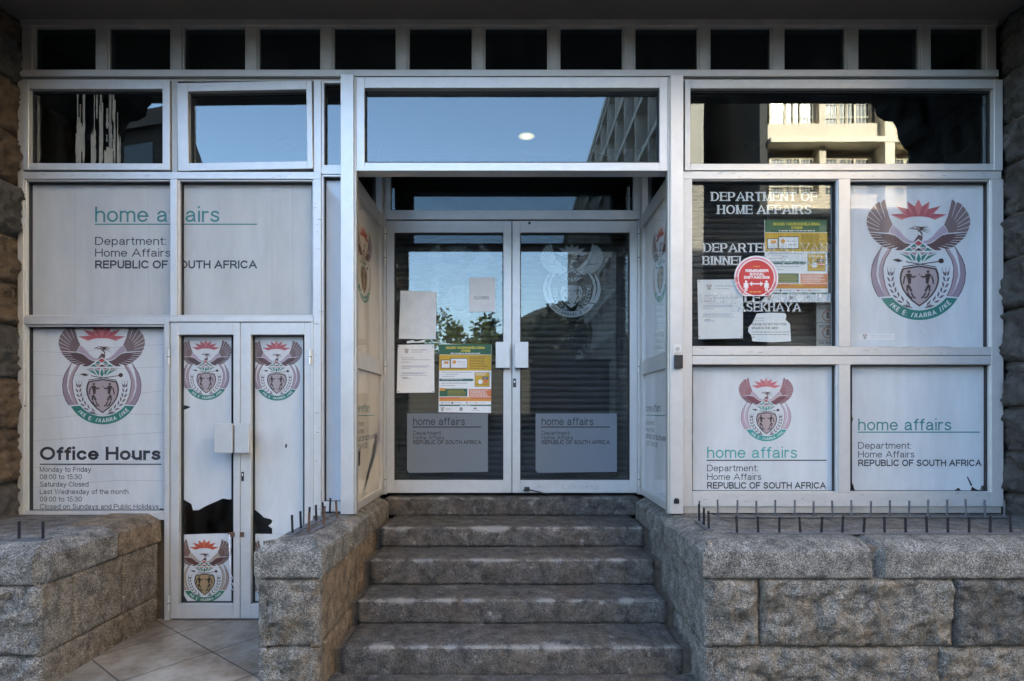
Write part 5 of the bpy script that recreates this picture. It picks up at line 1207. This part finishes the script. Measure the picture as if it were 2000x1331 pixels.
for i in range(7):
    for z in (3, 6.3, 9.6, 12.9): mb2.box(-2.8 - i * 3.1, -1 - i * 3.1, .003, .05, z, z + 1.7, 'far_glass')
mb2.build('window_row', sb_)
P('hill_green', (.016, .021, .010), .95, var=.5, scale=.15)
mb = MB(); nx, ny = 70, 24; vs = []; fs = []
for j in range(ny + 1):
    for i in range(nx + 1):
        x = -160 + 320 * i / nx; y = -110 - 160 * j / ny; e = math.sin(math.pi * min(1, j / ny * 1.6) / 2)
        ridge = 22 + 20 * math.exp(-((x - 22) / 26) ** 2) + 7 * noise.noise(Vector((x * .03, y * .02, 0)))
        vs.append((x, y, -.5 + e * ridge + noise.fractal(Vector((x * .25, y * .12, 2)), .8, 2, 4) * 2.6 * e))
for j in range(ny):
    for i in range(nx): a = j * (nx + 1) + i; fs.append((a, a + 1, a + nx + 2, a + nx + 1))
mb.add(vs, fs, 'hill_green'); struct(mb, 'hill', smooth=True)
P('leaf_dark', (.035, .06, .02), .7, var=.4, scale=1); P('leaf_sun', (.10, .13, .025), .7, var=.4, scale=1); P('bark', (.09, .07, .05), .9, var=.3, scale=6)  # leaf_sun is the leaf green with sunlight put into its colour
def tree(x, y, h, cr, leaf, label, seed):
    t = thing('street_tree', (x, y, -.15), label, 'tree', 'trees at the end of the side street'); rg = random.Random(seed)
    mb = MB(); mb.tube((x, y, -.2), (x + .2, y, h * .5), h * .028, 'bark', 9, h * .016)
    lm = []
    for k in range(7):
        a = rg.uniform(0, 6.28); e = Vector((x + math.cos(a) * cr * .6, y + math.sin(a) * cr * .6, h * rg.uniform(.55, .85))); lm.append(e)
        mb.tube((x + .15, y, h * rg.uniform(.32, .5)), e, h * .012, 'bark', 6, h * .004)
    mb.build('trunk', t)
    mb = MB()
    for k in range(16):
        c = Vector((x + rg.gauss(0, cr * .45), y + rg.gauss(0, cr * .45), h * rg.uniform(.45, .92))); r = cr * rg.uniform(.28, .5)
        for q in range(70):
            d = Vector((rg.gauss(0, 1), rg.gauss(0, 1), rg.gauss(0, .8))).normalized() * r * rg.uniform(.6, 1.05); p = c + d
            s = rg.uniform(.14, .32); u = Vector((rg.gauss(0, 1), rg.gauss(0, 1), rg.gauss(0, 1))).normalized(); v = u.orthogonal().normalized()
            mb.add([p - u * s, p + v * s * .5, p + u * s, p - v * s * .5], [(0, 1, 2, 3)], leaf)
    mb.build('crown', t)
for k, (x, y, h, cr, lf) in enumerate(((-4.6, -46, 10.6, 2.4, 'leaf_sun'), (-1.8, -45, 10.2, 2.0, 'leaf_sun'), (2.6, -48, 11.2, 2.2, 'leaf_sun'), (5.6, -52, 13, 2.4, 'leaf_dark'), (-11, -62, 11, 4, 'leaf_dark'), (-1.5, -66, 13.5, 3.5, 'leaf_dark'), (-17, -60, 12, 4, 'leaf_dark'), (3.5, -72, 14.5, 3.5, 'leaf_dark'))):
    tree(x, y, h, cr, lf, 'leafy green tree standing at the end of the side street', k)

P('shed_wall', (.045, .043, .04), .9, var=.3, scale=.6)
sh = thing('dark_backdrop', (-4, -38, -.15), 'added dark shed across the end of the side street', 'shed')  # dark block added to hide sunlit ground from the door reflections
mb = MB(); mb.box(-24, 7.4, -39, -38, -.2, 5.2, 'shed_wall'); mb.build('wall', sh)
mb = MB(); mb.box(-24.2, 7.5, -39.2, -37.7, 5.204, 5.4, 'shed_wall'); mb.build('roof', sh)
